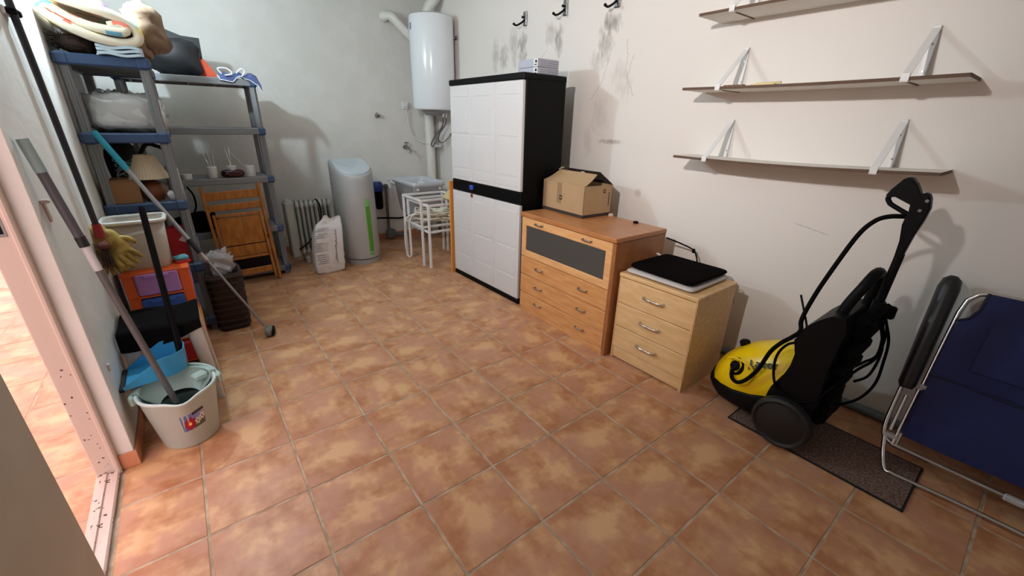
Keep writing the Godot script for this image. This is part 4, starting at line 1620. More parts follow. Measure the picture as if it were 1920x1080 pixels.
	var kc := Vector3(1.985, 0, -3.39)
	s = S()
	loft(s, [ring_at(R, 0.4, kc, 0.68), ring_at(R, 0.42, kc, 0.74), ring_at(R, 0.735, kc, 0.9), ring_at(R, 0.745, kc, 1.0), ring_at(R, 0.785, kc, 1.01), ring_at(R, 0.79, kc, 0.99), ring_at(R, 0.785, kc, 0.9), ring_at(R, 0.74, kc, 0.84), ring_at(R, 0.45, kc, 0.7)], true)
	obj("basin", s, sk, tk)
	s = S()
	for x in [1.85, 2.12]:
		span(s, Vector3(x - 0.015, 0.70, ZB), Vector3(x + 0.015, 0.73, -3.1), 0.004)
		span(s, Vector3(x - 0.015, 0.5, ZB), Vector3(x + 0.015, 0.73, ZB + 0.03), 0.004)
	obj("wall_bracket", s, M.white_metal, tk)
	s = S()
	tube(s, V3([1.985, 0.42, -3.45, 1.985, 0.2, -3.45, 2.05, 0.14, -3.6, 2.2, 0.13, -3.84]), 0.024, 12)
	obj("drain", s, M.white_plastic, tk)
	# nesting tables
	frame_table("taller white square tube frame table, without top, in front of the utility sink", 1.66, 2.12, -3.075, -2.655, 0.69, 0.41)
	frame_table("lower white square tube frame table nested under the taller one", 1.688, 2.15, -3.03, -2.555, 0.652, 0.375)
	# rope
	s = at_org(Vector3(1.85, 0.43, -2.85))
	for k in 11:
		var p := []
		for i in 14:
			var a := i * 0.95 + k * 0.7
			p.append(Vector3(1.88 + (0.13 + 0.03 * sin(k * 2.0)) * cos(a) + rng.randf_range(-0.05, 0.05), 0.434 + 0.0075 * k + rng.randf_range(0.0, 0.05), -2.82 + 0.15 * sin(a * 1.07 + k * 0.2) + rng.randf_range(-0.04, 0.04)))
		tube(s, spline(p, 4), 0.006, 6)
	tube(s, spline(V3([1.8, 0.5, -2.85, 1.7, 0.49, -2.93, 1.635, 0.45, -2.97, 1.61, 0.3, -2.985, 1.605, 0.12, -2.97, 1.625, 0.03, -2.945, 1.645, 0.1, -2.92, 1.64, 0.3, -2.91, 1.635, 0.42, -2.9, 1.68, 0.5, -2.88, 1.78, 0.5, -2.8]), 6), 0.008, 6)
	tube(s, spline(V3([1.76, 0.45, -2.82, 1.74, 0.56, -2.8, 1.78, 0.62, -2.78, 1.81, 0.56, -2.77, 1.8, 0.47, -2.75]), 5), 0.006, 6)
	single("rope_heap", s, M.rope, "tangled cream washing line heaped on the white frame tables, one loop hanging", "rope")
	# board and cardboard beside the cabinet
	s = at_org(Vector3(2.0, 0, -2.335))
	span(s, Vector3(1.806, 0.0, -2.343), Vector3(2.2, 0.9, -2.325), 0.002)
	single("plywood_sheet", s, mat(c8(222, 150, 70), 0.5), "orange brown wooden panel standing upright against the cabinet side", "panel")
	s = at_org(Vector3(2.0, 0.72, -2.6))
	bx(s, Vector3(1.965, 0.76, -2.56), Vector3(0.2, 0.012, 0.16), 0.002, Basis(Vector3.BACK, 0.7))
	bx(s, Vector3(2.06, 0.8, -2.5), Vector3(0.012, 0.22, 0.2), 0.002, Basis(Vector3.BACK, 0.3))
	single("cardboard_scrap", s, mat(c8(190, 176, 132), 0.9), "bent piece of cardboard lying on the white frame table next to the cabinet", "cardboard")


func frame_table(label: String, x0: float, x1: float, z0: float, z1: float, h: float, low: float) -> void:
	var t := thing("frame_table", label, "table frame", Vector3((x0 + x1) / 2, 0, (z0 + z1) / 2), 0.0, "white nesting frame tables")
	var k := 0.011
	for x in [x0, x1]:
		for z in [z0, z1]:
			var s := S()
			span(s, Vector3(x - k, 0, z - k), Vector3(x + k, h, z + k), 0.002)
			obj("leg", s, M.white_metal, t)
	for y in [h - k, low]:
		for e in 2:
			var s := S()
			var z: float = [z0, z1][e]
			span(s, Vector3(x0, y - k, z - k * 0.9), Vector3(x1, y + k, z + k * 0.9), 0.002)
			obj("rail", s, M.white_metal, t)
			s = S()
			var x: float = [x0, x1][e]
			span(s, Vector3(x - k * 0.9, y - k, z0), Vector3(x + k * 0.9, y + k, z1), 0.002)
			obj("rail", s, M.white_metal, t)


func folding_chair() -> void:
	var t := thing("folding_chair", "brown wooden slatted folding chair, folded and leaning on the back shelving", "chair", Vector3(-0.055, 0, -3.07), 0.0, "", true)
	t.rotation = Vector3(-0.09, -0.02, 0.03)
	var w := 0.445
	var s: SurfaceTool
	for x in [0.016, w - 0.016]:
		s = S()
		span(s, Vector3(x - 0.012, 0.0, -0.02), Vector3(x + 0.012, 0.875, 0.02), 0.004)
		obj("stile", s, M.pine, t)
	for y in [[0.755, 0.825], [0.665, 0.72]]:
		s = S()
		span(s, Vector3(0.028, y[0], -0.012), Vector3(w - 0.028, y[1], 0.008), 0.004)
		obj("back_slat", s, M.pine, t)
	for x in [0.05, w - 0.05]:
		s = S()
		span(s, Vector3(x - 0.011, 0.02, 0.0), Vector3(x + 0.011, 0.64, 0.03), 0.004)
		obj("leg", s, M.pine, t)
	s = S()
	span(s, Vector3(0.064, 0.26, 0.008), Vector3(w - 0.064, 0.355, 0.022), 0.003)
	span(s, Vector3(0.064, 0.362, 0.008), Vector3(w - 0.064, 0.605, 0.022), 0.003)
	obj("seat", s, M.pine, t)
	for y in [[0.612, 0.638], [0.235, 0.256]]:
		s = S()
		span(s, Vector3(0.064, y[0], 0.004), Vector3(w - 0.064, y[1], 0.03), 0.003)
		obj("seat_rail", s, M.pine, t)
	for y in [[0.085, 0.14]]:
		s = S()
		span(s, Vector3(0.062, y[0], 0.004), Vector3(w - 0.062, y[1], 0.024), 0.004)
		obj("stretcher", s, M.pine, t)


func bag_print() -> StandardMaterial3D:
	var im := Image.create(512, 256, false, Image.FORMAT_RGB8)
	im.fill(c8(230, 229, 230))
	# front of the ring: points 1/8 .. 3/8 of its way round
	var r2 := RandomNumberGenerator.new()
	r2.seed = 5
	for k in 22:
		if k in [4, 9, 10, 16]:
			continue
		im.fill_rect(Rect2i(84, 74 + k * 5, 44, 3), c8(198, 198, 200))
		im.fill_rect(Rect2i(124 - r2.randi_range(8, 34), 74 + k * 5, 38, 3), c8(160, 160, 164))
	for k in 24:
		im.fill_rect(Rect2i(46 + r2.randi_range(0, 2), 88 + k * 4, r2.randi_range(5, 10), 3), c8(126, 126, 130))
	var m := mat(Color.WHITE, 0.35)
	m.albedo_texture = ImageTexture.create_from_image(im)
	return m


func softener() -> void:
	var t := thing("water_softener", "light grey water softener cabinet with a green window strip in front", "water softener", Vector3(1.21, 0, -3.27), 0.0, "", true)
	var gm := mat(c8(172, 171, 169), 0.38)
	var plan := []
	var W := 0.178
	for k in 25:
		var a := PI * k / 24.0
		plan.append(Vector2(W * cos(a), 0.07 + 0.175 * sin(a)))
	for p in [[-W, 0.0], [-W, -0.18], [-W + 0.03, -0.215], [0.0, -0.22], [W - 0.03, -0.215], [W, -0.18], [W, 0.0]]:
		plan.append(Vector2(p[0], p[1]))
	var top := func(z: float, d: float) -> float:
		return 1.025 - d - 0.12 * pow(clampf((z + 0.13) / 0.375, 0.0, 1.0), 1.3)
	var rg := func(y: float, k: float) -> Array: return ring_at(plan, y, Vector3.ZERO, k)
	var slope := func(d: float, k: float) -> Array:
		var r := []
		for p in plan:
			r.append(Vector3(p.x * k, top.call(p.y * k, d), p.y * k))
		return r
	var s := S()
	loft(s, [rg.call(0.0, 0.96), rg.call(0.05, 0.985)], true)
	obj("plinth", s, gm, t)
	s = S()
	loft(s, [rg.call(0.05, 0.955), rg.call(0.062, 0.955)], false, -1)
	obj("groove", s, mat(c8(70, 70, 72), 0.7), t)
	s = S()
	loft(s, [rg.call(0.062, 1.0), rg.call(0.3, 1.0), rg.call(0.7, 0.99), slope.call(0.06, 0.985), slope.call(0.015, 0.985), slope.call(0.006, 0.96)], true)
	obj("body", s, gm, t)
	s = S()
	var lid := func(d: float, k: float) -> Array:
		var r := []
		for p in plan:
			var q := Vector2(p.x * k, p.y * k - 0.008)
			r.append(Vector3(q.x, top.call(q.y, d), q.y))
		return r
	loft(s, [lid.call(0.006, 0.93), lid.call(-0.004, 0.93), lid.call(-0.01, 0.9)], true)
	obj("lid", s, mat(c8(178, 186, 192), 0.3), t, "glossy grey lid")
	# green strip, set into the curved front at x = 0.04
	var f := func(x: float) -> float: return 0.07 + 0.175 * sqrt(1.0 - pow(x / W, 2.0))
	var B := Basis(Vector3.UP, 0.2)
	s = S()
	bx(s, Vector3(0.042, 0.385, f.call(0.042) - 0.004), Vector3(0.05, 0.58, 0.014), 0.006, B)
	obj("window_strip", s, mat(c8(84, 152, 44), 0.2), t, "green translucent strip")
	s = S()
	bx(s, Vector3(0.042, 0.635, f.call(0.042) - 0.001), Vector3(0.046, 0.07, 0.016), 0.006, B)
	bx(s, Vector3(0.042, 0.12, f.call(0.042) - 0.001), Vector3(0.046, 0.04, 0.016), 0.006, B)
	obj("strip_end", s, mat(c8(120, 176, 96), 0.2), t)
	s = S()
	for e in [[0.8, 0.05], [0.76, 0.035]]:
		bx(s, Vector3(-W - 0.0006, e[0], -0.08), Vector3(0.0016, 0.012, e[1]), 0.0005)
	obj("side_mark", s, mat(c8(120, 120, 122), 0.5), t)


# ---------------------------------------------------------------- cabinets along the right wall; own axes: x along the front, front face z = 0, depth -z
func cabinets() -> void:
	var w := 0.9955
	var d := 0.416
	var h := 1.745
	var t := thing("storage_cabinet", "tall black plastic cabinet with white panelled doors", "cabinet", Vector3(1.826, 0, -2.3065), -PI / 2 + 0.0227)
	var s := S()
	span(s, Vector3(0, 0, -d), Vector3(w, 0.045, -0.004), 0.006)
	span(s, Vector3(0, 0.04, -d), Vector3(0.02, 1.71, -0.028), 0.004)
	span(s, Vector3(w - 0.02, 0.04, -d), Vector3(w, 1.71, -0.028), 0.004)
	span(s, Vector3(0.01, 0.04, -d), Vector3(w - 0.01, 1.71, -d + 0.015), 0.0)
	span(s, Vector3(-0.004, 1.70, -d - 0.004), Vector3(w + 0.004, h, 0.004), 0.008)
	for y in [0.45, 1.32]:
		span(s, Vector3(0.02, y, -d + 0.015), Vector3(w - 0.02, y + 0.02, -0.03), 0.0)
	obj("carcass", s, M.black, t)
	s = S()
	span(s, Vector3(0.002, 0.832, -0.06), Vector3(w - 0.002, 0.928, -0.004), 0.006)
	obj("middle_band", s, M.black, t)
	var dm := mat(c8(206, 204, 204), 0.5)
	var cw := (w - 0.012) / 3.0
	for row in 2:
		var y0: float = [0.05, 0.932][row]
		var y1: float = [0.828, 1.698][row]
		for k in 3:
			s = S()
			var x0 := 0.006 + k * cw + 0.0015
			var x1 := 0.006 + (k + 1) * cw - 0.0015
			span(s, Vector3(x0, y0, -0.028), Vector3(x1, y1, 0.0), 0.004)
			var pan: Array = [[[0.075, 0.23], [0.25, 0.472], [0.488, 0.775]], [[0.96, 1.02], [1.04, 1.31], [1.325, 1.59], [1.61, 1.675]]][row]
			for p in pan:
				bx(s, Vector3((x0 + x1) / 2, (p[0] + p[1]) / 2, -0.001), Vector3(x1 - x0 - 0.07, p[1] - p[0], 0.007), 0.0035)
			obj("door", s, dm, t)
	s = S()
	bx(s, Vector3(0.006 + cw, 0.885, 0.006), Vector3(0.05, 0.04, 0.026), 0.008)
	obj("latch", s, mat(c8(38, 70, 170), 0.4), t, "blue latch")
	s = S()
	bx(s, Vector3(0.006 + cw, 0.815, 0.006), Vector3(0.022, 0.03, 0.014), 0.004)
	tube(s, V3([0.006 + cw, 0.84, 0.006, 0.006 + cw, 0.815, 0.006]), 0.003, 6)
	obj("lock", s, mat(c8(120, 52, 26), 0.4), t)
	# grey boxes on the cabinet
	for k in 2:
		var y := 1.745 + k * 0.056
		var tb := thing("flat_box", ["lower one of two grey printed flat boxes on the black cabinet", "upper one of two grey printed flat boxes on the black cabinet"][k], "box", Vector3(2.15, y, -1.51), 0.0, "grey boxes on the cabinet")
		s = S()
		span(s, Vector3(2.045, y, -1.63), Vector3(2.25, y + 0.054, -1.40), 0.002)
		obj("carton", s, mat(c8(176, 178, 190), 0.7), tb)
		s = S()
		for q in 3:
			bx(s, Vector3(2.19 + q * 0.004, y + 0.014 + q * 0.013, -1.3995), Vector3(0.11, 0.003, 0.001), 0.0)
			bx(s, Vector3(2.1, y + 0.012 + q * 0.013, -1.3995), Vector3(0.06, 0.002, 0.001), 0.0)
		obj("print_lines", s, mat(c8(112, 114, 128), 0.7), tb)
		s = S()
		bx(s, Vector3(2.0445, y + 0.027, -1.425), Vector3(0.001, 0.05, 0.045), 0.0)
		obj("label_patch", s, M.white_plastic, tb)
		s = S()
		bx(s, Vector3(2.0438, y + 0.034, -1.42), Vector3(0.001, 0.016, 0.018), 0.0)
		bx(s, Vector3(2.0438, y + 0.014, -1.425), Vector3(0.001, 0.006, 0.026), 0.0)
		obj("label_mark", s, M.black, tb)
	chest()
	cream_drawers()


func bar_handle(x: float, y: float, z: float, L: float, r: float, m: Material, parent: Node, out := 0.022) -> void:
	var s := S()
	tube(s, V3([x - L / 2, y, z, x - L / 2, y, z + out * 0.8, x - L / 2 + 0.006, y, z + out, x + L / 2 - 0.006, y, z + out, x + L / 2, y, z + out * 0.8, x + L / 2, y, z]), r, 8)
	obj("handle", s, m, parent)


func chest() -> void:
	var w := 0.925
	var d := 0.484
	var h := 0.798
	var t := thing("chest_of_drawers", "beech chest with three drawers and a frosted glass flap", "chest of drawers", Vector3(1.8288, 0, -1.261), -PI / 2 - 0.0223)
	var s := S()
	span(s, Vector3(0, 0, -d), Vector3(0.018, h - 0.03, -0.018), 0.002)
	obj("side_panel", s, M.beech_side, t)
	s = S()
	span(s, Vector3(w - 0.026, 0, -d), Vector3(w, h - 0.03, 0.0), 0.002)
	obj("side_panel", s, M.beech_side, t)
	s = S()
	span(s, Vector3(0.018, 0.02, -d + 0.004), Vector3(w - 0.026, h - 0.03, -d + 0.012), 0.0)
	obj("back_panel", s, M.beech, t)
	s = S()
	span(s, Vector3(0.018, 0.0, -0.04), Vector3(w - 0.026, 0.03, -0.003), 0.002)
	obj("plinth", s, M.beech, t)
	for y in [0.158, 0.308, 0.455]:
		s = S()
		span(s, Vector3(0.018, y - 0.008, -d + 0.012), Vector3(w - 0.026, y + 0.008, -0.022), 0.0)
		obj("divider", s, M.beech, t)
	s = S()
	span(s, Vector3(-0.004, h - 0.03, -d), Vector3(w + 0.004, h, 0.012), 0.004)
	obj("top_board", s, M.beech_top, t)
	for k in 3:
		var y0: float = [0.034, 0.163, 0.313][k]
		var y1: float = [0.158, 0.308, 0.455][k]
		s = S()
		span(s, Vector3(0.003, y0, -0.018), Vector3(w - 0.028, y1, 0.0), 0.002)
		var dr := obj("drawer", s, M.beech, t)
		for x in [0.235, 0.69]:
			bar_handle(x, (y0 + y1) / 2 + 0.012, 0.0, 0.075, 0.0045, M.steel, dr)
	# flap door with glass
	var f0 := 0.46
	var f1 := h - 0.034
	s = S()
	span(s, Vector3(0.003, f0, -0.018), Vector3(w - 0.028, f0 + 0.052, 0.0), 0.003)
	span(s, Vector3(0.003, f1 - 0.062, -0.018), Vector3(w - 0.028, f1, 0.0), 0.003)
	span(s, Vector3(0.003, f0 + 0.05, -0.018), Vector3(0.055, f1 - 0.06, 0.0), 0.003)
	span(s, Vector3(w - 0.08, f0 + 0.05, -0.018), Vector3(w - 0.028, f1 - 0.06, 0.0), 0.003)
	var fd := obj("flap_door", s, grained(c8(226, 176, 122), c8(214, 160, 106), 0.35, Vector3(0.8, 6.0, 6.0), 3), t, "lighter beech frame")
	s = S()
	span(s, Vector3(0.053, f0 + 0.05, -0.012), Vector3(w - 0.078, f1 - 0.06, -0.007), 0.0)
	obj("glass_pane", s, mat(c8(74, 74, 72), 0.32), fd, "dark frosted glass")
	for x in [0.21, 0.69]:
		bar_handle(x, f1 - 0.028, 0.0, 0.075, 0.0045, M.steel, fd)
	# carton on it
	carton()
	var cp := at_org(Vector3(2.29, 0.798, -0.80))
	lathe(cp, [[0.0, 0.0], [0.018, 0.0], [0.02, 0.004], [0.016, 0.018], [0.0, 0.02]], 16, Transform3D(Basis(), Vector3(2.285, 0.798, -0.79)))
	single("bottle_cap", cp, mat(c8(196, 176, 160), 0.5), "small pale cap on the beech chest near the carton", "cap")
	cp = at_org(Vector3(2.25, 0.798, -0.54))
	lathe(cp, [[0.0, 0.0], [0.017, 0.0], [0.018, 0.01], [0.012, 0.014], [0.0, 0.014]], 16, Transform3D(Basis(), Vector3(2.25, 0.798, -0.54)))
	single("round_stopper", cp, M.black, "small black cap alone on the beech chest near its corner", "cap")


func carton() -> void:
	var w := 0.45
	var d := 0.279
	var h := 0.2
	var t := thing("open_carton", "open cardboard carton with raised flaps standing in a dark tray on the chest", "carton", Vector3(2.055, 0.798, -1.285), -PI / 2 - 0.0488)
	var s := S()
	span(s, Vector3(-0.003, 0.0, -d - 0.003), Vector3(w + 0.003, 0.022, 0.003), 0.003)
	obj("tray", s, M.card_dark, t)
	s = S()
	var k := 0.004
	span(s, Vector3(0, 0.021, -k), Vector3(w, h + 0.02, 0), 0.0)
	span(s, Vector3(0, 0.021, -d), Vector3(w, h + 0.02, -d + k), 0.0)
	span(s, Vector3(0, 0.021, -d), Vector3(k, h + 0.02, 0), 0.0)
	span(s, Vector3(w - k, 0.021, -d), Vector3(w, h + 0.02, 0), 0.0)
	obj("box_walls", s, M.card, t)
	var ht := h + 0.02
	s = S()
	sheet(s, 4, 4, func(u: float, v: float) -> Vector3: return Vector3(u * w * (1.0 - 0.12 * v) + 0.03 * v, ht + v * 0.075 - 0.008 * sin(v * 3.0), -v * 0.135), 0.004)
	obj("flap", s, M.card, t)
	s = S()
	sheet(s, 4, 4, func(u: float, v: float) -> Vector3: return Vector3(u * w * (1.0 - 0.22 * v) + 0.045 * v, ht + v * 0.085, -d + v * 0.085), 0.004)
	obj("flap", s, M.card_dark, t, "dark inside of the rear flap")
	s = S()
	sheet(s, 3, 3, func(u: float, v: float) -> Vector3: return Vector3(w - v * 0.05, ht - v * 0.075, -0.01 - u * (d - 0.02)), 0.004)
	obj("flap", s, M.card, t)
	s = S()
	bx(s, Vector3(w * 0.42, ht - 0.075, 0.0004), Vector3(0.05, 0.15, 0.0008), 0.0)
	bx(s, Vector3(0.02, 0.12, 0.0004), Vector3(0.025, 0.19, 0.0008), 0.0)
	obj("tape", s, mat(c8(150, 124, 92), 0.3), t, "strip of brown tape")
	s = S()
	bx(s, Vector3(w * 0.46, 0.115, 0.001), Vector3(0.028, 0.032, 0.001), 0.0)
	bx(s, Vector3(w + 0.0006, 0.18, -0.2), Vector3(0.001, 0.026, 0.022), 0.0)
	bx(s, Vector3(w + 0.0006, 0.12, -0.25), Vector3(0.001, 0.1, 0.006), 0.0)
	obj("printed_mark", s, mat(c8(52, 18, 14), 0.8), t)
	s = S()
	prism(s, [Vector2(-0.006, -0.008), Vector2(0.006, -0.008), Vector2(0.008, 0.006), Vector2(-0.008, 0.006)], 0.0016, 0.002, Transform3D(Basis(), Vector3(w * 0.46, 0.116, 0)))
	prism(s, [Vector2(-0.005, -0.007), Vector2(0.005, -0.007), Vector2(0.006, 0.005), Vector2(-0.006, 0.005)], 0.0013, 0.0018, Transform3D(Basis(Vector3.UP, PI / 2), Vector3(w, 0.181, -0.2)))
	obj("printed_symbol", s, mat(c8(168, 142, 106), 0.8), t)
	s = S()
	bx(s, Vector3(0.05, ht + 0.085, -0.13), Vector3(0.035, 0.004, 0.03), 0.001, Basis(Vector3.BACK, 0.5))
	bx(s, Vector3(w * 0.62, ht + 0.079, -0.135), Vector3(0.03, 0.004, 0.012), 0.001)
	obj("paper_scrap", s, mat(c8(226, 214, 180), 0.8), t)


func cream_drawers() -> void:
	var w := 0.507
	var d := 0.4275
	var h := 0.589
	var t := thing("bedside_chest", "pale maple drawer unit with three drawers and silver bow handles", "drawer unit", Vector3(1.8459, 0, -0.3152), -PI / 2 + 0.0112)
	var s := S()
	span(s, Vector3(0, 0, -d), Vector3(0.016, h - 0.022, -0.002), 0.002)
	obj("side_panel", s, M.maple, t)
	s = S()
	span(s, Vector3(w - 0.016, 0, -d), Vector3(w, h - 0.022, -0.002), 0.002)
	obj("side_panel", s, M.maple, t)
	s = S()
	span(s, Vector3(0.016, 0.0, -d + 0.004), Vector3(w - 0.016, h - 0.022, -d + 0.012), 0.0)
	obj("back_panel", s, M.maple, t)
	s = S()
	span(s, Vector3(0.016, 0.012, -0.03), Vector3(w - 0.016, 0.083, -0.006), 0.002)
	obj("plinth", s, M.maple, t)
	s = S()
	span(s, Vector3(-0.002, h - 0.024, -d), Vector3(w + 0.002, h, 0.004), 0.004)
	obj("top_board", s, M.maple, t)
	for k in 3:
		var y0: float = [0.088, 0.238, 0.396][k]
		var y1: float = [0.234, 0.392, 0.56][k]
		s = S()
		span(s, Vector3(0.014, y0, -0.02), Vector3(w - 0.004, y1, 0.0), 0.003)
		var dr := obj("drawer", s, M.maple, t)
		s = S()
		var y := y0 + (y1 - y0) * 0.56
		tube(s, V3([0.19, y, 0.0, 0.19, y, 0.016, 0.198, y, 0.026, 0.312, y, 0.026, 0.32, y, 0.016, 0.32, y, 0.0]), 0.0062, 10)
		obj("handle", s, M.chrome, dr)
	# two seat cushions on top
	for k in 2:
		var tc := thing("seat_cushion", ["white grey flat seat cushion lying directly on the maple drawers", "black flat seat cushion lying on top of the white one"][k], "cushion", Vector3(2.1, h + 0.03 * k, -0.08), -PI / 2 + [0.02, 0.0][k], "seat cushions on the maple drawers")
		s = S()
		var cw: float = [0.44, 0.42][k]
		var cd: float = [0.41, 0.4][k]
		ball(s, Vector3(0.0, 0.016 + 0.001 * k, [0.03, 0.02][k]), Vector3(cw / 2, 0.0155, cd / 2), 12, 64, 0.15, Basis(), 0.006, 8.0, 4 + k, 0.55)
		obj("pad", s, matte([c8(196, 190, 186), c8(15, 11, 12)][k]), tc)
		s = S()
		if k == 0:
			tube(s, spline(V3([0.19, 0.02, -0.15, 0.23, 0.012, -0.18, 0.25, -0.03, -0.19, 0.262, -0.09, -0.19, 0.27, -0.14, -0.185]), 6), 0.003, 6)
			tube(s, spline(V3([0.2, 0.02, -0.13, 0.235, 0.0, -0.175, 0.242, -0.04, -0.19]), 6), 0.003, 6)
			obj("tie", s, mat(c8(150, 140, 128), 0.8), tc)
		else:
			bx(s, Vector3(-0.225, 0.02, -0.12), Vector3(0.04, 0.003, 0.022), 0.001, Basis(Vector3.BACK, -0.3))
			obj("care_tag", s, M.white_plastic, tc)
	s = at_org(Vector3(2.45, 0.66, -0.2))
	tube(s, spline(V3([2.36, 0.72, -0.36, 2.41, 0.69, -0.27, 2.45, 0.655, -0.2, 2.44, 0.6, -0.16, 2.42, 0.52, -0.14, 2.4, 0.3, -0.14, 2.4, 0.02, -0.14]), 5), 0.005, 6)
	ball(s, Vector3(2.45, 0.652, -0.2), Vector3(0.012, 0.016, 0.012), 6, 8)
	single("black_cable", s, M.black_soft, "thin black cable between the beech chest and the wall", "cable")


# ---------------------------------------------------------------- shelves on brackets
func wall_shelves() -> void:
	var edge := mat(c8(96, 74, 60), 0.8)
	var white := mat(c8(224, 220, 212), 0.55)
	# shelf: y at front, front X, z left and z right
	for k in 3:
		var y: float = [1.245, 1.617, 1.985][k]
		var zl: float = [-0.35, -0.36, -0.33][k]
		var zr: float = [0.845, 0.82, 0.84][k]
		var xf := 2.272
		var sag: float = [0.012, 0.006, 0.0][k]
		var t := thing("wall_shelf", ["lowest of the three white board shelves, above the pressure washer", "middle one of the three white board shelves, bits of wood lying on it", "topmost of the three white board shelves, cut off by the frame"][k], "shelf", Vector3(2.4, y, 0.24), 0.0, "white board shelves on brackets")
		var s := S()
		sheet(s, 20, 2, func(u: float, v: float) -> Vector3:
			return Vector3(xf + v * (XR - xf), y + sag * 1.0 - sag * sin(PI * u) + (u - 0.5) * [0.014, 0.0, 0.0][k], lerpf(zl, zr, u) - v * 0.03 * (1.0 - u * 2.0) * 0.0), 0.014)
		obj("board", s, white, t)
		s = S()
		sheet(s, 20, 1, func(u: float, v: float) -> Vector3:
			return Vector3(xf - 0.0005, y + sag - sag * sin(PI * u) + (u - 0.5) * [0.014, 0.0, 0.0][k] - 0.0068 + v * 0.0136, lerpf(zl, zr, u)), 0.0012)
		for e in [0.0, 1.0]:
			span(s, Vector3(xf, y + sag + (e - 0.5) * [0.014, 0.0, 0.0][k] - 0.0068, lerpf(zl, zr, e) - 0.0008), Vector3(XR, y + sag + (e - 0.5) * [0.014, 0.0, 0.0][k] + 0.0068, lerpf(zl, zr, e) + 0.0008), 0.0)
		obj("raw_edge", s, edge, t, "brown unfinished edge")
		for b in 2:
			var z: float = [-0.15, 0.632][b]
			var u: float = (z - zl) / (zr - zl)
			var yb: float = y + sag - sag * sin(PI * u) + (u - 0.5) * [0.014, 0.0, 0.0][k]
			var lb := "white metal bracket at the %s end of the %s board shelf" % [["heater", "chair"][b], ["lowest", "middle", "topmost"][k]]
			lb = "white triangular metal bracket holding the %s shelf, the one %s" % [["lowest", "middle", "topmost"][k], ["nearer the black cabinet", "nearer the blue beach chair"][b]]
			var tb := thing("shelf_bracket", lb, "bracket", Vector3(XR, yb, z), 0.0, "white shelf brackets")
			s = S()
			var hw := 0.014
			span(s, Vector3(XR - 0.003, yb + 0.006, z - hw), Vector3(XR, yb + 0.2, z + hw), 0.001)
			# angled flange, folded out along one edge of the upright
			prism(s, [Vector2(XR, yb + 0.008), Vector2(XR - 0.03, yb + 0.008), Vector2(XR - 0.006, yb + 0.19), Vector2(XR, yb + 0.195)], z + hw - 0.002, z + hw)
			obj("upright", s, M.white_metal, tb)
			s = S()
			sheet(s, 6, 2, func(uu: float, vv: float) -> Vector3:
				return Vector3(lerpf(xf - 0.004, XR - 0.004, uu), lerpf(yb + 0.006, yb + 0.214, uu), z - hw + vv * 2 * hw), 0.003)
			bx(s, Vector3(XR - 0.008, yb + 0.212, z), Vector3(0.018, 0.012, hw * 2), 0.003)
			obj("strut", s, M.white_metal, tb)
			s = S()
			span(s, Vector3(xf - 0.006, yb - 0.013, z - hw), Vector3(xf - 0.003, yb + 0.02, z + hw), 0.001)
			span(s, Vector3(xf - 0.006, yb - 0.0115, z - hw), Vector3(xf + 0.03, yb - 0.0085, z + hw), 0.001)
			obj("front_clip", s, M.white_metal, tb)
			s = S()
			span(s, Vector3(xf + 0.03, yb - 0.0105, z - 0.004), Vector3(XR, yb - 0.0075, z + 0.004), 0.0)
			obj("under_strip", s, edge, tb)
			for yy in [0.045, 0.15]:
				s = S()
				screw(s, Vector3(XR - 0.003, yb + yy, z), Vector3.LEFT)
				obj("screw", s, M.steel, tb)
	# bits lying on the middle shelf
	var s2 := at_org(Vector3(2.33, 1.625, -0.1))
	span(s2, Vector3(2.30, 1.6245, -0.135), Vector3(2.33, 1.634, -0.03), 0.001)
	single("wood_offcut", s2, mat(c8(120, 92, 72), 0.8), "short brown wood offcut on the middle shelf near its left bracket", "offcut")
	s2 = at_org(Vector3(2.33, 1.625, 0.05))
	span(s2, Vector3(2.31, 1.624, 0.0), Vector3(2.35, 1.634, 0.12), 0.003)
	tube(s2, V3([2.34, 1.636, 0.02, 2.34, 1.637, 0.14]), 0.006, 8)
	single("paint_stick", s2, mat(c8(214, 196, 146), 0.7), "pale yellow wooden strip on the middle shelf beside the brown offcut", "strip")


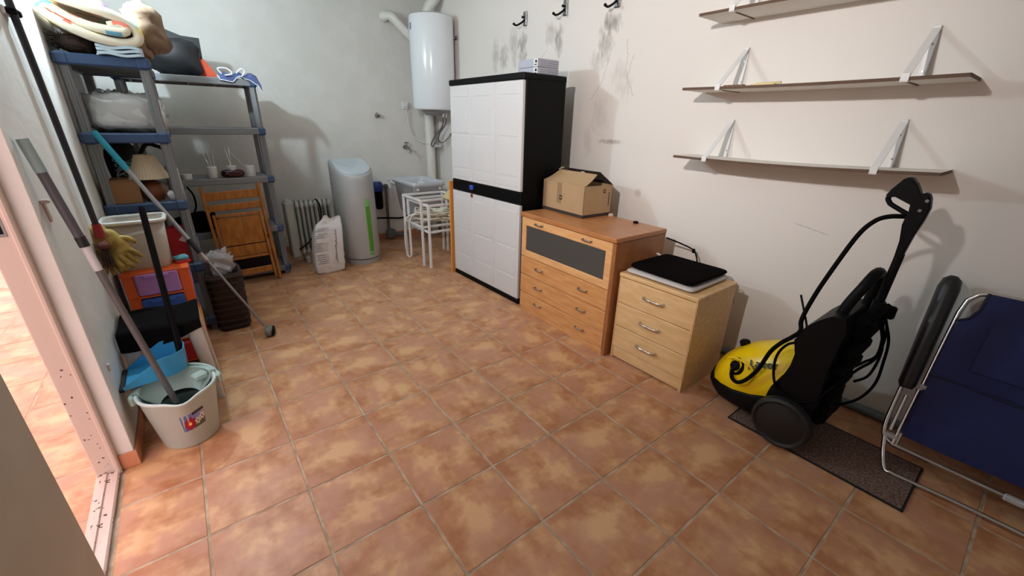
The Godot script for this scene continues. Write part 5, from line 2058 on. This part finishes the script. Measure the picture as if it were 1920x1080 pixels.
# ---------------------------------------------------------------- pressure washer
func washer() -> void:
	# mat under it
	var tm := thing("floor_mat", "brown speckled floor mat with black edges under the pressure washer", "mat", Vector3(2.05, 0, 0.82))
	var s := S()
	span(s, Vector3(1.872, 0.0005, 0.468), Vector3(2.236, 0.007, 1.164), 0.001)
	var mm := mat(Color.WHITE, 0.95)
	mm.albedo_texture = noise_tex(0.09, c8(92, 70, 61), c8(132, 108, 97), 17, 256, 3, 0.3, 0.7)
	mm.uv1_triplanar = true
	mm.uv1_scale = Vector3.ONE * 3.0
	obj("mat_field", s, mm, tm)
	s = S()
	span(s, Vector3(1.866, 0.0, 0.462), Vector3(1.874, 0.008, 1.17), 0.001)
	span(s, Vector3(2.234, 0.0, 0.462), Vector3(2.242, 0.008, 1.17), 0.001)
	span(s, Vector3(1.866, 0.0, 0.462), Vector3(2.242, 0.008, 0.47), 0.001)
	span(s, Vector3(1.866, 0.0, 1.162), Vector3(2.242, 0.008, 1.17), 0.001)
	obj("mat_edge", s, M.rubber, tm, "black rubber edging")

	var t := thing("pressure_washer", "yellow and black pressure washer with spray gun, on two wheels", "pressure washer", Vector3(2.07, 0, 0.6))
	var bl := mat(c8(14, 14, 15), 0.5)
	bl.metallic_specular = 0.25
	# section rings across x, stepping back along z: z, half width, base y, top y of the yellow cover
	var secs := [[0.275, 0.02, 0.135, 0.16], [0.285, 0.07, 0.125, 0.205], [0.31, 0.11, 0.12, 0.255], [0.36, 0.142, 0.125, 0.315], [0.43, 0.165, 0.135, 0.37], [0.52, 0.175, 0.16, 0.415], [0.6, 0.175, 0.195, 0.44], [0.68, 0.17, 0.23, 0.45], [0.72, 0.165, 0.25, 0.45]]
	var rings := []
	for q in secs:
		var r := []
		for k in 32:
			var a := TAU * k / 32.0
			var cx := signf(cos(a)) * pow(absf(cos(a)), 0.75)
			var sy := signf(sin(a)) * pow(absf(sin(a)), 0.85)
			var cy: float = q[2]
			r.append(Vector3(2.08 + cx * q[1], cy + (sy * (q[3] - cy) if sy > 0.0 else sy * 0.015), q[0]))
		rings.append(r)
	s = S()
	loft(s, rings, true)
	obj("cover", s, M.yellow, t, "glossy yellow cover")
	rings = []
	for q in secs:
		var r := []
		var wd: float = q[1] + 0.006
		for k in 32:
			var a := TAU * k / 32.0
			var cx := signf(cos(a)) * pow(absf(cos(a)), 0.55)
			var sy := signf(sin(a)) * pow(absf(sin(a)), 0.6)
			var lo: float = 0.03 + clampf(0.36 - q[0], 0.0, 0.1) * 0.5
			r.append(Vector3(2.08 + cx * wd * 1.03, q[2] + (sy * 0.012 if sy > 0.0 else sy * (q[2] - lo)), q[0] - (0.012 if q[0] < 0.3 else 0.0)))
		rings.append(r)
	s = S()
	loft(s, rings, true)
	obj("lower_hull", s, bl, t, "black lower hull")
	# wheels
	for x in [1.868, 2.262]:
		s = S()
		var X := Transform3D(Basis(Vector3.FORWARD, PI / 2), Vector3(x, 0.127, 0.69))
		if x < 2.0:
			X = Transform3D(Basis(Vector3.BACK, PI / 2), Vector3(x, 0.127, 0.69))
		lathe(s, [[0.0, -0.03], [0.11, -0.03], [0.125, -0.018], [0.127, 0.0], [0.124, 0.02], [0.112, 0.03], [0.1, 0.022], [0.06, 0.03], [0.03, 0.034], [0.0, 0.036]], 40, X)
		obj("wheel", s, mat(c8(22, 22, 22), 0.6), t)
	s = S()
	tube(s, V3([1.88, 0.127, 0.69, 2.25, 0.127, 0.69]), 0.012, 10)
	obj("axle", s, M.steel, t)
	# upright back body: side profile in (z, y)
	var prof := [Vector2(0.635, 0.535), Vector2(0.66, 0.61), Vector2(0.70, 0.66), Vector2(0.74, 0.695), Vector2(0.785, 0.7), Vector2(0.8, 0.64), Vector2(0.785, 0.45), Vector2(0.79, 0.28), Vector2(0.77, 0.16), Vector2(0.69, 0.15), Vector2(0.59, 0.16), Vector2(0.594, 0.23), Vector2(0.602, 0.27), Vector2(0.618, 0.31), Vector2(0.638, 0.36), Vector2(0.65, 0.41), Vector2(0.653, 0.47)]
	var XB := Transform3D(Basis(Vector3(0, 0, 1), Vector3(0, 1, 0), Vector3(-1, 0, 0)), Vector3.ZERO)      # polygon x -> world z, extrusion -> -x
	s = S()
	prism(s, prof, -2.24, -1.896, XB, false)
	obj("upright_body", s, bl, t, "black upright housing")
	s = S()
	for q in 3:
		span(s, Vector3(1.96, 0.32 + q * 0.09, 0.78), Vector3(2.2, 0.37 + q * 0.09, 0.83 + 0.01 * q), 0.012)
	span(s, Vector3(2.0, 0.58, 0.78), Vector3(2.23, 0.68, 0.86), 0.02)
	span(s, Vector3(1.98, 0.12, 0.72), Vector3(2.2, 0.3, 0.82), 0.02)
	obj("rear_holder", s, M.black_soft, t)
	# handle loop
	s = S()
	tube(s, spline(V3([1.975, 0.6, 0.735, 1.985, 0.72, 0.755, 2.01, 0.82, 0.785, 2.06, 0.862, 0.795, 2.13, 0.862, 0.797, 2.185, 0.82, 0.795, 2.2, 0.72, 0.785, 2.205, 0.62, 0.775]), 6), 0.021, 12)
	obj("handle", s, bl, t)
	# dial with its collar, knob and filler cap
	s = S()
	var Xd := Transform3D(Basis(Vector3.BACK, PI / 2 - 0.25) * Basis(Vector3.RIGHT, 0.0), Vector3(1.95, 0.262, 0.415))
	Xd.basis = Basis(Vector3.UP, -0.55) * Basis(Vector3.BACK, PI / 2 - 0.35)
	lathe(s, [[0.0, -0.02], [0.046, -0.02], [0.048, 0.004], [0.042, 0.012], [0.034, 0.006], [0.0, 0.004]], 24, Xd)
	lathe(s, [[0.026, 0.0], [0.027, 0.02], [0.022, 0.026], [0.0, 0.028]], 20, Xd)
	obj("hose_outlet", s, bl, t)
	s = S()
	lathe(s, [[0.0, -0.02], [0.024, -0.02], [0.026, 0.012], [0.018, 0.02], [0.0, 0.022]], 20, Transform3D(Basis(Vector3.RIGHT, -0.3), Vector3(2.09, 0.335, 0.375)))
	obj("switch_knob", s, bl, t)
	# raised yellow rib round the outlet
	s = S()
	tube(s, spline(V3([1.925, 0.3, 0.37, 1.92, 0.32, 0.42, 1.912, 0.3, 0.5, 1.908, 0.22, 0.5, 1.922, 0.17, 0.44, 1.95, 0.17, 0.37]), 6), 0.006, 6)
	obj("cover_rib", s, M.yellow, t)
	# lettering on the cover
	for q in [["Lavor", 0.05, 0.535, 0.68, c8(24, 56, 56)], ["Fast", 0.03, 0.505, 0.56, c8(84, 34, 10)]]:
		var pt := func(z: float, a: float) -> Vector3:
			var k := 0
			while k < secs.size() - 2 and secs[k + 1][0] < z:
				k += 1
			var f: float = (z - secs[k][0]) / (secs[k + 1][0] - secs[k][0])
			var hw: float = lerpf(secs[k][1], secs[k + 1][1], f)
			var y0: float = lerpf(secs[k][2], secs[k + 1][2], f)
			var y1: float = lerpf(secs[k][3], secs[k + 1][3], f)
			return Vector3(2.08 - pow(cos(a), 0.75) * hw, y0 + pow(sin(a), 0.85) * (y1 - y0), z)
		var c0: Vector3 = pt.call(q[2], q[3])
		var tx: Vector3 = (pt.call(q[2] + 0.045, q[3]) - pt.call(q[2] - 0.045, q[3])).normalized()
		var ty: Vector3 = (pt.call(q[2], q[3] + 0.06) - pt.call(q[2], q[3] - 0.06)).normalized()
		var tn := tx.cross(ty).normalized()
		ty = tn.cross(tx)
		lettering("lettering", q[0], q[1], mat(q[4], 0.5), Transform3D(Basis(tx, ty, tn), c0 + tn * (0.006 if q[0] == "Lavor" else 0.011)), t)
	# hose from gun to outlet
	s = S()
	tube(s, spline(V3([2.095, 1.11, 0.825, 2.06, 1.105, 0.775, 2.045, 1.08, 0.737, 2.03, 1.015, 0.703, 2.0, 0.865, 0.665, 1.975, 0.735, 0.638, 1.95, 0.62, 0.625, 1.925, 0.575, 0.64, 1.9, 0.54, 0.62, 1.895, 0.5, 0.59, 1.885, 0.44, 0.56, 1.88, 0.338, 0.535, 1.88, 0.26, 0.5, 1.885, 0.215, 0.462, 1.9, 0.21, 0.425, 1.922, 0.235, 0.405, 1.935, 0.258, 0.41]), 6), 0.0095, 10)
	obj("spray_hose", s, M.black_soft, t)
	s = S()
	tube(s, spline(V3([1.91, 0.53, 0.66, 1.885, 0.51, 0.62, 1.875, 0.45, 0.595, 1.872, 0.37, 0.598, 1.885, 0.285, 0.622, 1.885, 0.258, 0.675, 1.89, 0.256, 0.727, 1.895, 0.295, 0.782, 1.93, 0.37, 0.815, 2.02, 0.45, 0.86, 2.12, 0.49, 0.89, 2.17, 0.6, 0.885, 2.15, 0.68, 0.86]), 6), 0.006, 8)
	obj("power_cord", s, M.black_soft, t)
	s = S()
	tube(s, spline(V3([2.2, 0.69, 0.84, 2.25, 0.62, 0.86, 2.26, 0.53, 0.893, 2.26, 0.425, 0.904, 2.25, 0.31, 0.907, 2.22, 0.22, 0.877, 2.17, 0.17, 0.82]), 6), 0.006, 8)
	tube(s, spline(V3([2.19, 0.68, 0.835, 2.24, 0.575, 0.865, 2.25, 0.454, 0.876, 2.22, 0.41, 0.846, 2.16, 0.4, 0.83]), 6), 0.006, 8)
	tube(s, spline(V3([2.18, 0.66, 0.84, 2.23, 0.5, 0.885, 2.22, 0.36, 0.88, 2.13, 0.34, 0.85]), 6), 0.006, 8)
	obj("cord_loops", s, M.black_soft, t)
	s = S()
	for q in 6:
		tube(s, spline(V3([2.06 + 0.02 * q, 0.62, 0.82, 2.05 + 0.025 * q, 0.69 + 0.01 * (q % 3), 0.85, 2.12 + 0.015 * q, 0.7, 0.86, 2.14 + 0.01 * q, 0.62, 0.86]), 5), 0.008, 6)
	bx(s, Vector3(2.22, 0.675, 0.868), Vector3(0.03, 0.06, 0.035), 0.008)
	obj("cord_bundle", s, M.black_soft, t)
	s = S()
	tube(s, V3([2.04, 0.7, 0.57, 2.0, 0.6, 0.63, 1.985, 0.54, 0.66]), 0.0045, 6)
	obj("needle_rod", s, M.black, t)
	# spray gun standing in the holder: a thing of its own
	var g := thing("spray_gun", "black trigger spray gun and lance standing in the pressure washer holder", "spray gun", Vector3(2.1, 0.6, 0.83))
	s = S()
	tube(s, V3([2.1, 0.56, 0.826, 2.1, 0.75, 0.836]), 0.023, 12)
	tube(s, V3([2.1, 0.75, 0.836, 2.1, 0.96, 0.842]), 0.0155, 12)
	obj("lance", s, bl, g)
	s = S()
	var gp := [Vector2(0.83, 0.948), Vector2(0.828, 1.009), Vector2(0.817, 1.076), Vector2(0.819, 1.113), Vector2(0.823, 1.122), Vector2(0.819, 1.161), Vector2(0.777, 1.18), Vector2(0.764, 1.186), Vector2(0.736, 1.18), Vector2(0.748, 1.208), Vector2(0.774, 1.25), Vector2(0.786, 1.257), Vector2(0.798, 1.256), Vector2(0.818, 1.235), Vector2(0.838, 1.2), Vector2(0.848, 1.206), Vector2(0.861, 1.203), Vector2(0.87, 1.187), Vector2(0.878, 1.15), Vector2(0.873, 1.1), Vector2(0.861, 1.036), Vector2(0.852, 0.948)]
	prism(s, gp, -2.118, -2.082, XB, false)
	prism(s, gp.map(func(p: Vector2) -> Vector2: return Vector2(0.82, 1.1) + (p - Vector2(0.82, 1.1)) * 0.93), -2.123, -2.077, XB, false)
	obj("gun_body", s, bl, g)
	s = S()
	tube(s, spline(V3([2.1, 1.183, 0.75, 2.1, 1.17, 0.744, 2.1, 1.155, 0.752, 2.1, 1.145, 0.764, 2.1, 1.118, 0.818]), 5), 0.009, 8)
	obj("trigger_guard", s, bl, g)
	for p in [[1.178, 0.862], [1.14, 0.852]]:
		s = S()
		tube(s, V3([2.076, p[0], p[1], 2.124, p[0], p[1]]), 0.006, 10)
		obj("pin", s, M.steel, g)


# ---------------------------------------------------------------- folded beach chair
func beach_chair() -> void:
	# leaning plane: x = 2.12 + 0.40 y
	var P := func(y: float, z: float, off := 0.0) -> Vector3: return Vector3(2.12 + 0.40 * y - off, y, z)
	var t := thing("beach_chair", "folded blue beach chair with steel tube frame leaning on the wall", "beach chair", Vector3(2.2, 0, 1.45))
	var fab := mat(Color.WHITE, 0.7)
	fab.albedo_texture = noise_tex(0.02, c8(9, 22, 76), c8(14, 30, 92), 23, 128)
	fab.uv1_triplanar = true
	var zc := 1.43
	var mir := func(z: float) -> float: return 2.0 * zc - z
	var s: SurfaceTool
	# back frame hoop (upper)
	s = S()
	var hoop := []
	for q in [[0.10, 1.058], [0.3, 1.054], [0.52, 1.052], [0.7, 1.052], [0.755, 1.06], [0.785, 1.085], [0.797, 1.12]]:
		hoop.append(P.call(q[0], q[1], 0.0))
	hoop.append(P.call(0.8, zc))
	for q in [[0.797, 1.12], [0.785, 1.085], [0.755, 1.06], [0.7, 1.052], [0.52, 1.052], [0.3, 1.054], [0.10, 1.058]]:
		hoop.append(P.call(q[0], mir.call(q[1]), 0.0))
	tube(s, hoop, 0.0095, 10)
	obj("back_frame", s, M.chrome, t)
	# lower leg hoop on the floor
	s = S()
	tube(s, spline(V3([2.165, 0.135, 1.012, 2.125, 0.06, 1.035, 2.085, 0.014, 1.062, 2.076, 0.012, 1.085, 2.08, 0.012, 1.14, 2.095, 0.012, 1.3, 2.1, 0.012, 1.5, 2.1, 0.012, 1.72]), 6), 0.0095, 10)
	tube(s, V3([2.161, 0.1, 1.05, 2.16, 0.098, 1.8]), 0.0105, 10)
	obj("floor_frame", s, M.chrome, t)
	s = S()
	tube(s, spline([P.call(0.37, 0.992, 0.006), P.call(0.25, 0.995, 0.006), P.call(0.17, 1.0, 0.01), P.call(0.125, 1.015, 0.01), P.call(0.10, 1.05, 0.0)], 6), 0.0095, 10)
	tube(s, [P.call(0.36, 1.048, 0.012), P.call(0.11, 1.05, 0.012)], 0.008, 8)
	tube(s, [P.call(0.32, 1.02, 0.012), P.call(0.16, 1.024, 0.012)], 0.008, 8)
	obj("side_tube", s, M.chrome, t)
	for q in [[0.135, 1.035, Vector3(0.03, 0.022, 0.05)], [0.37, 1.058, Vector3(0.028, 0.03, 0.03)], [0.1, 1.42, Vector3(0.026, 0.026, 0.06)]]:
		s = S()
		bx(s, P.call(q[0], q[1], 0.005), q[2], 0.006)
		obj("joint", s, mat(c8(186, 188, 190), 0.35), t)
	# padded armrest
	s = S()
	tube(s, [P.call(0.35, 1.008, 0.02), P.call(0.37, 1.006, 0.02), P.call(0.6, 0.998, 0.02), P.call(0.79, 0.992, 0.02), P.call(0.825, 0.992, 0.02), P.call(0.84, 0.992, 0.02)], [0.022, 0.031, 0.035, 0.037, 0.031, 0.014], 14, true, false, Vector2(1.0, 1.0))
	obj("armrest", s, mat(c8(22, 22, 28), 0.4), t, "black padded armrest")
	s = S()
	tube(s, [P.call(0.35, mir.call(1.008), 0.02), P.call(0.6, mir.call(0.998), 0.02), P.call(0.84, mir.call(0.992), 0.02)], 0.028, 12)
	obj("armrest", s, mat(c8(22, 22, 28), 0.4), t)
	# fabric: the back panel with its notched top corner, and the seat panel folded in front
	s = S()
	sheet(s, 16, 20, func(u: float, v: float) -> Vector3:
		var y := 0.168 + v * 0.63
		var zl := 1.058
		if v > 0.88:
			zl = 1.112
		elif v > 0.78:
			zl = lerpf(1.06, 1.112, smoothstep(0.78, 0.88, v))
		var z := lerpf(zl, mir.call(zl), u)
		return P.call(y, z, 0.012 + 0.004 * sin(u * 9.0 + v * 3.0)), 0.006)
	obj("back_panel", s, fab, t)
	s = S()
	sheet(s, 16, 14, func(u: float, v: float) -> Vector3:
		var y := 0.165 + v * 0.27
		var z := lerpf(1.068, mir.call(1.068), u)
		return P.call(y, z, 0.03 + 0.012 * sin(v * PI) + 0.004 * sin(u * 8.0)), 0.006)
	obj("seat_panel", s, fab, t)
	s = S()
	sheet(s, 10, 10, func(u: float, v: float) -> Vector3:
		var y := 0.50 + v * 0.2
		var z := lerpf(1.16, 1.66, u)
		return P.call(y, z, 0.024 + 0.008 * sin(v * PI)), 0.006)
	obj("head_pillow", s, fab, t)
	s = S()
	tube(s, [P.call(0.8, 1.112, 0.014), P.call(0.73, 1.108, 0.016), P.call(0.69, 1.09, 0.016), P.call(0.67, 1.06, 0.014)], 0.006, 6)
	obj("binding", s, mat(c8(14, 20, 48), 0.7), t)
	s = S()
	tube(s, [P.call(0.44, 1.06, 0.03), P.call(0.43, 1.43, 0.04), P.call(0.44, 1.79, 0.03)], 0.005, 6)
	obj("binding", s, mat(c8(14, 20, 48), 0.7), t)
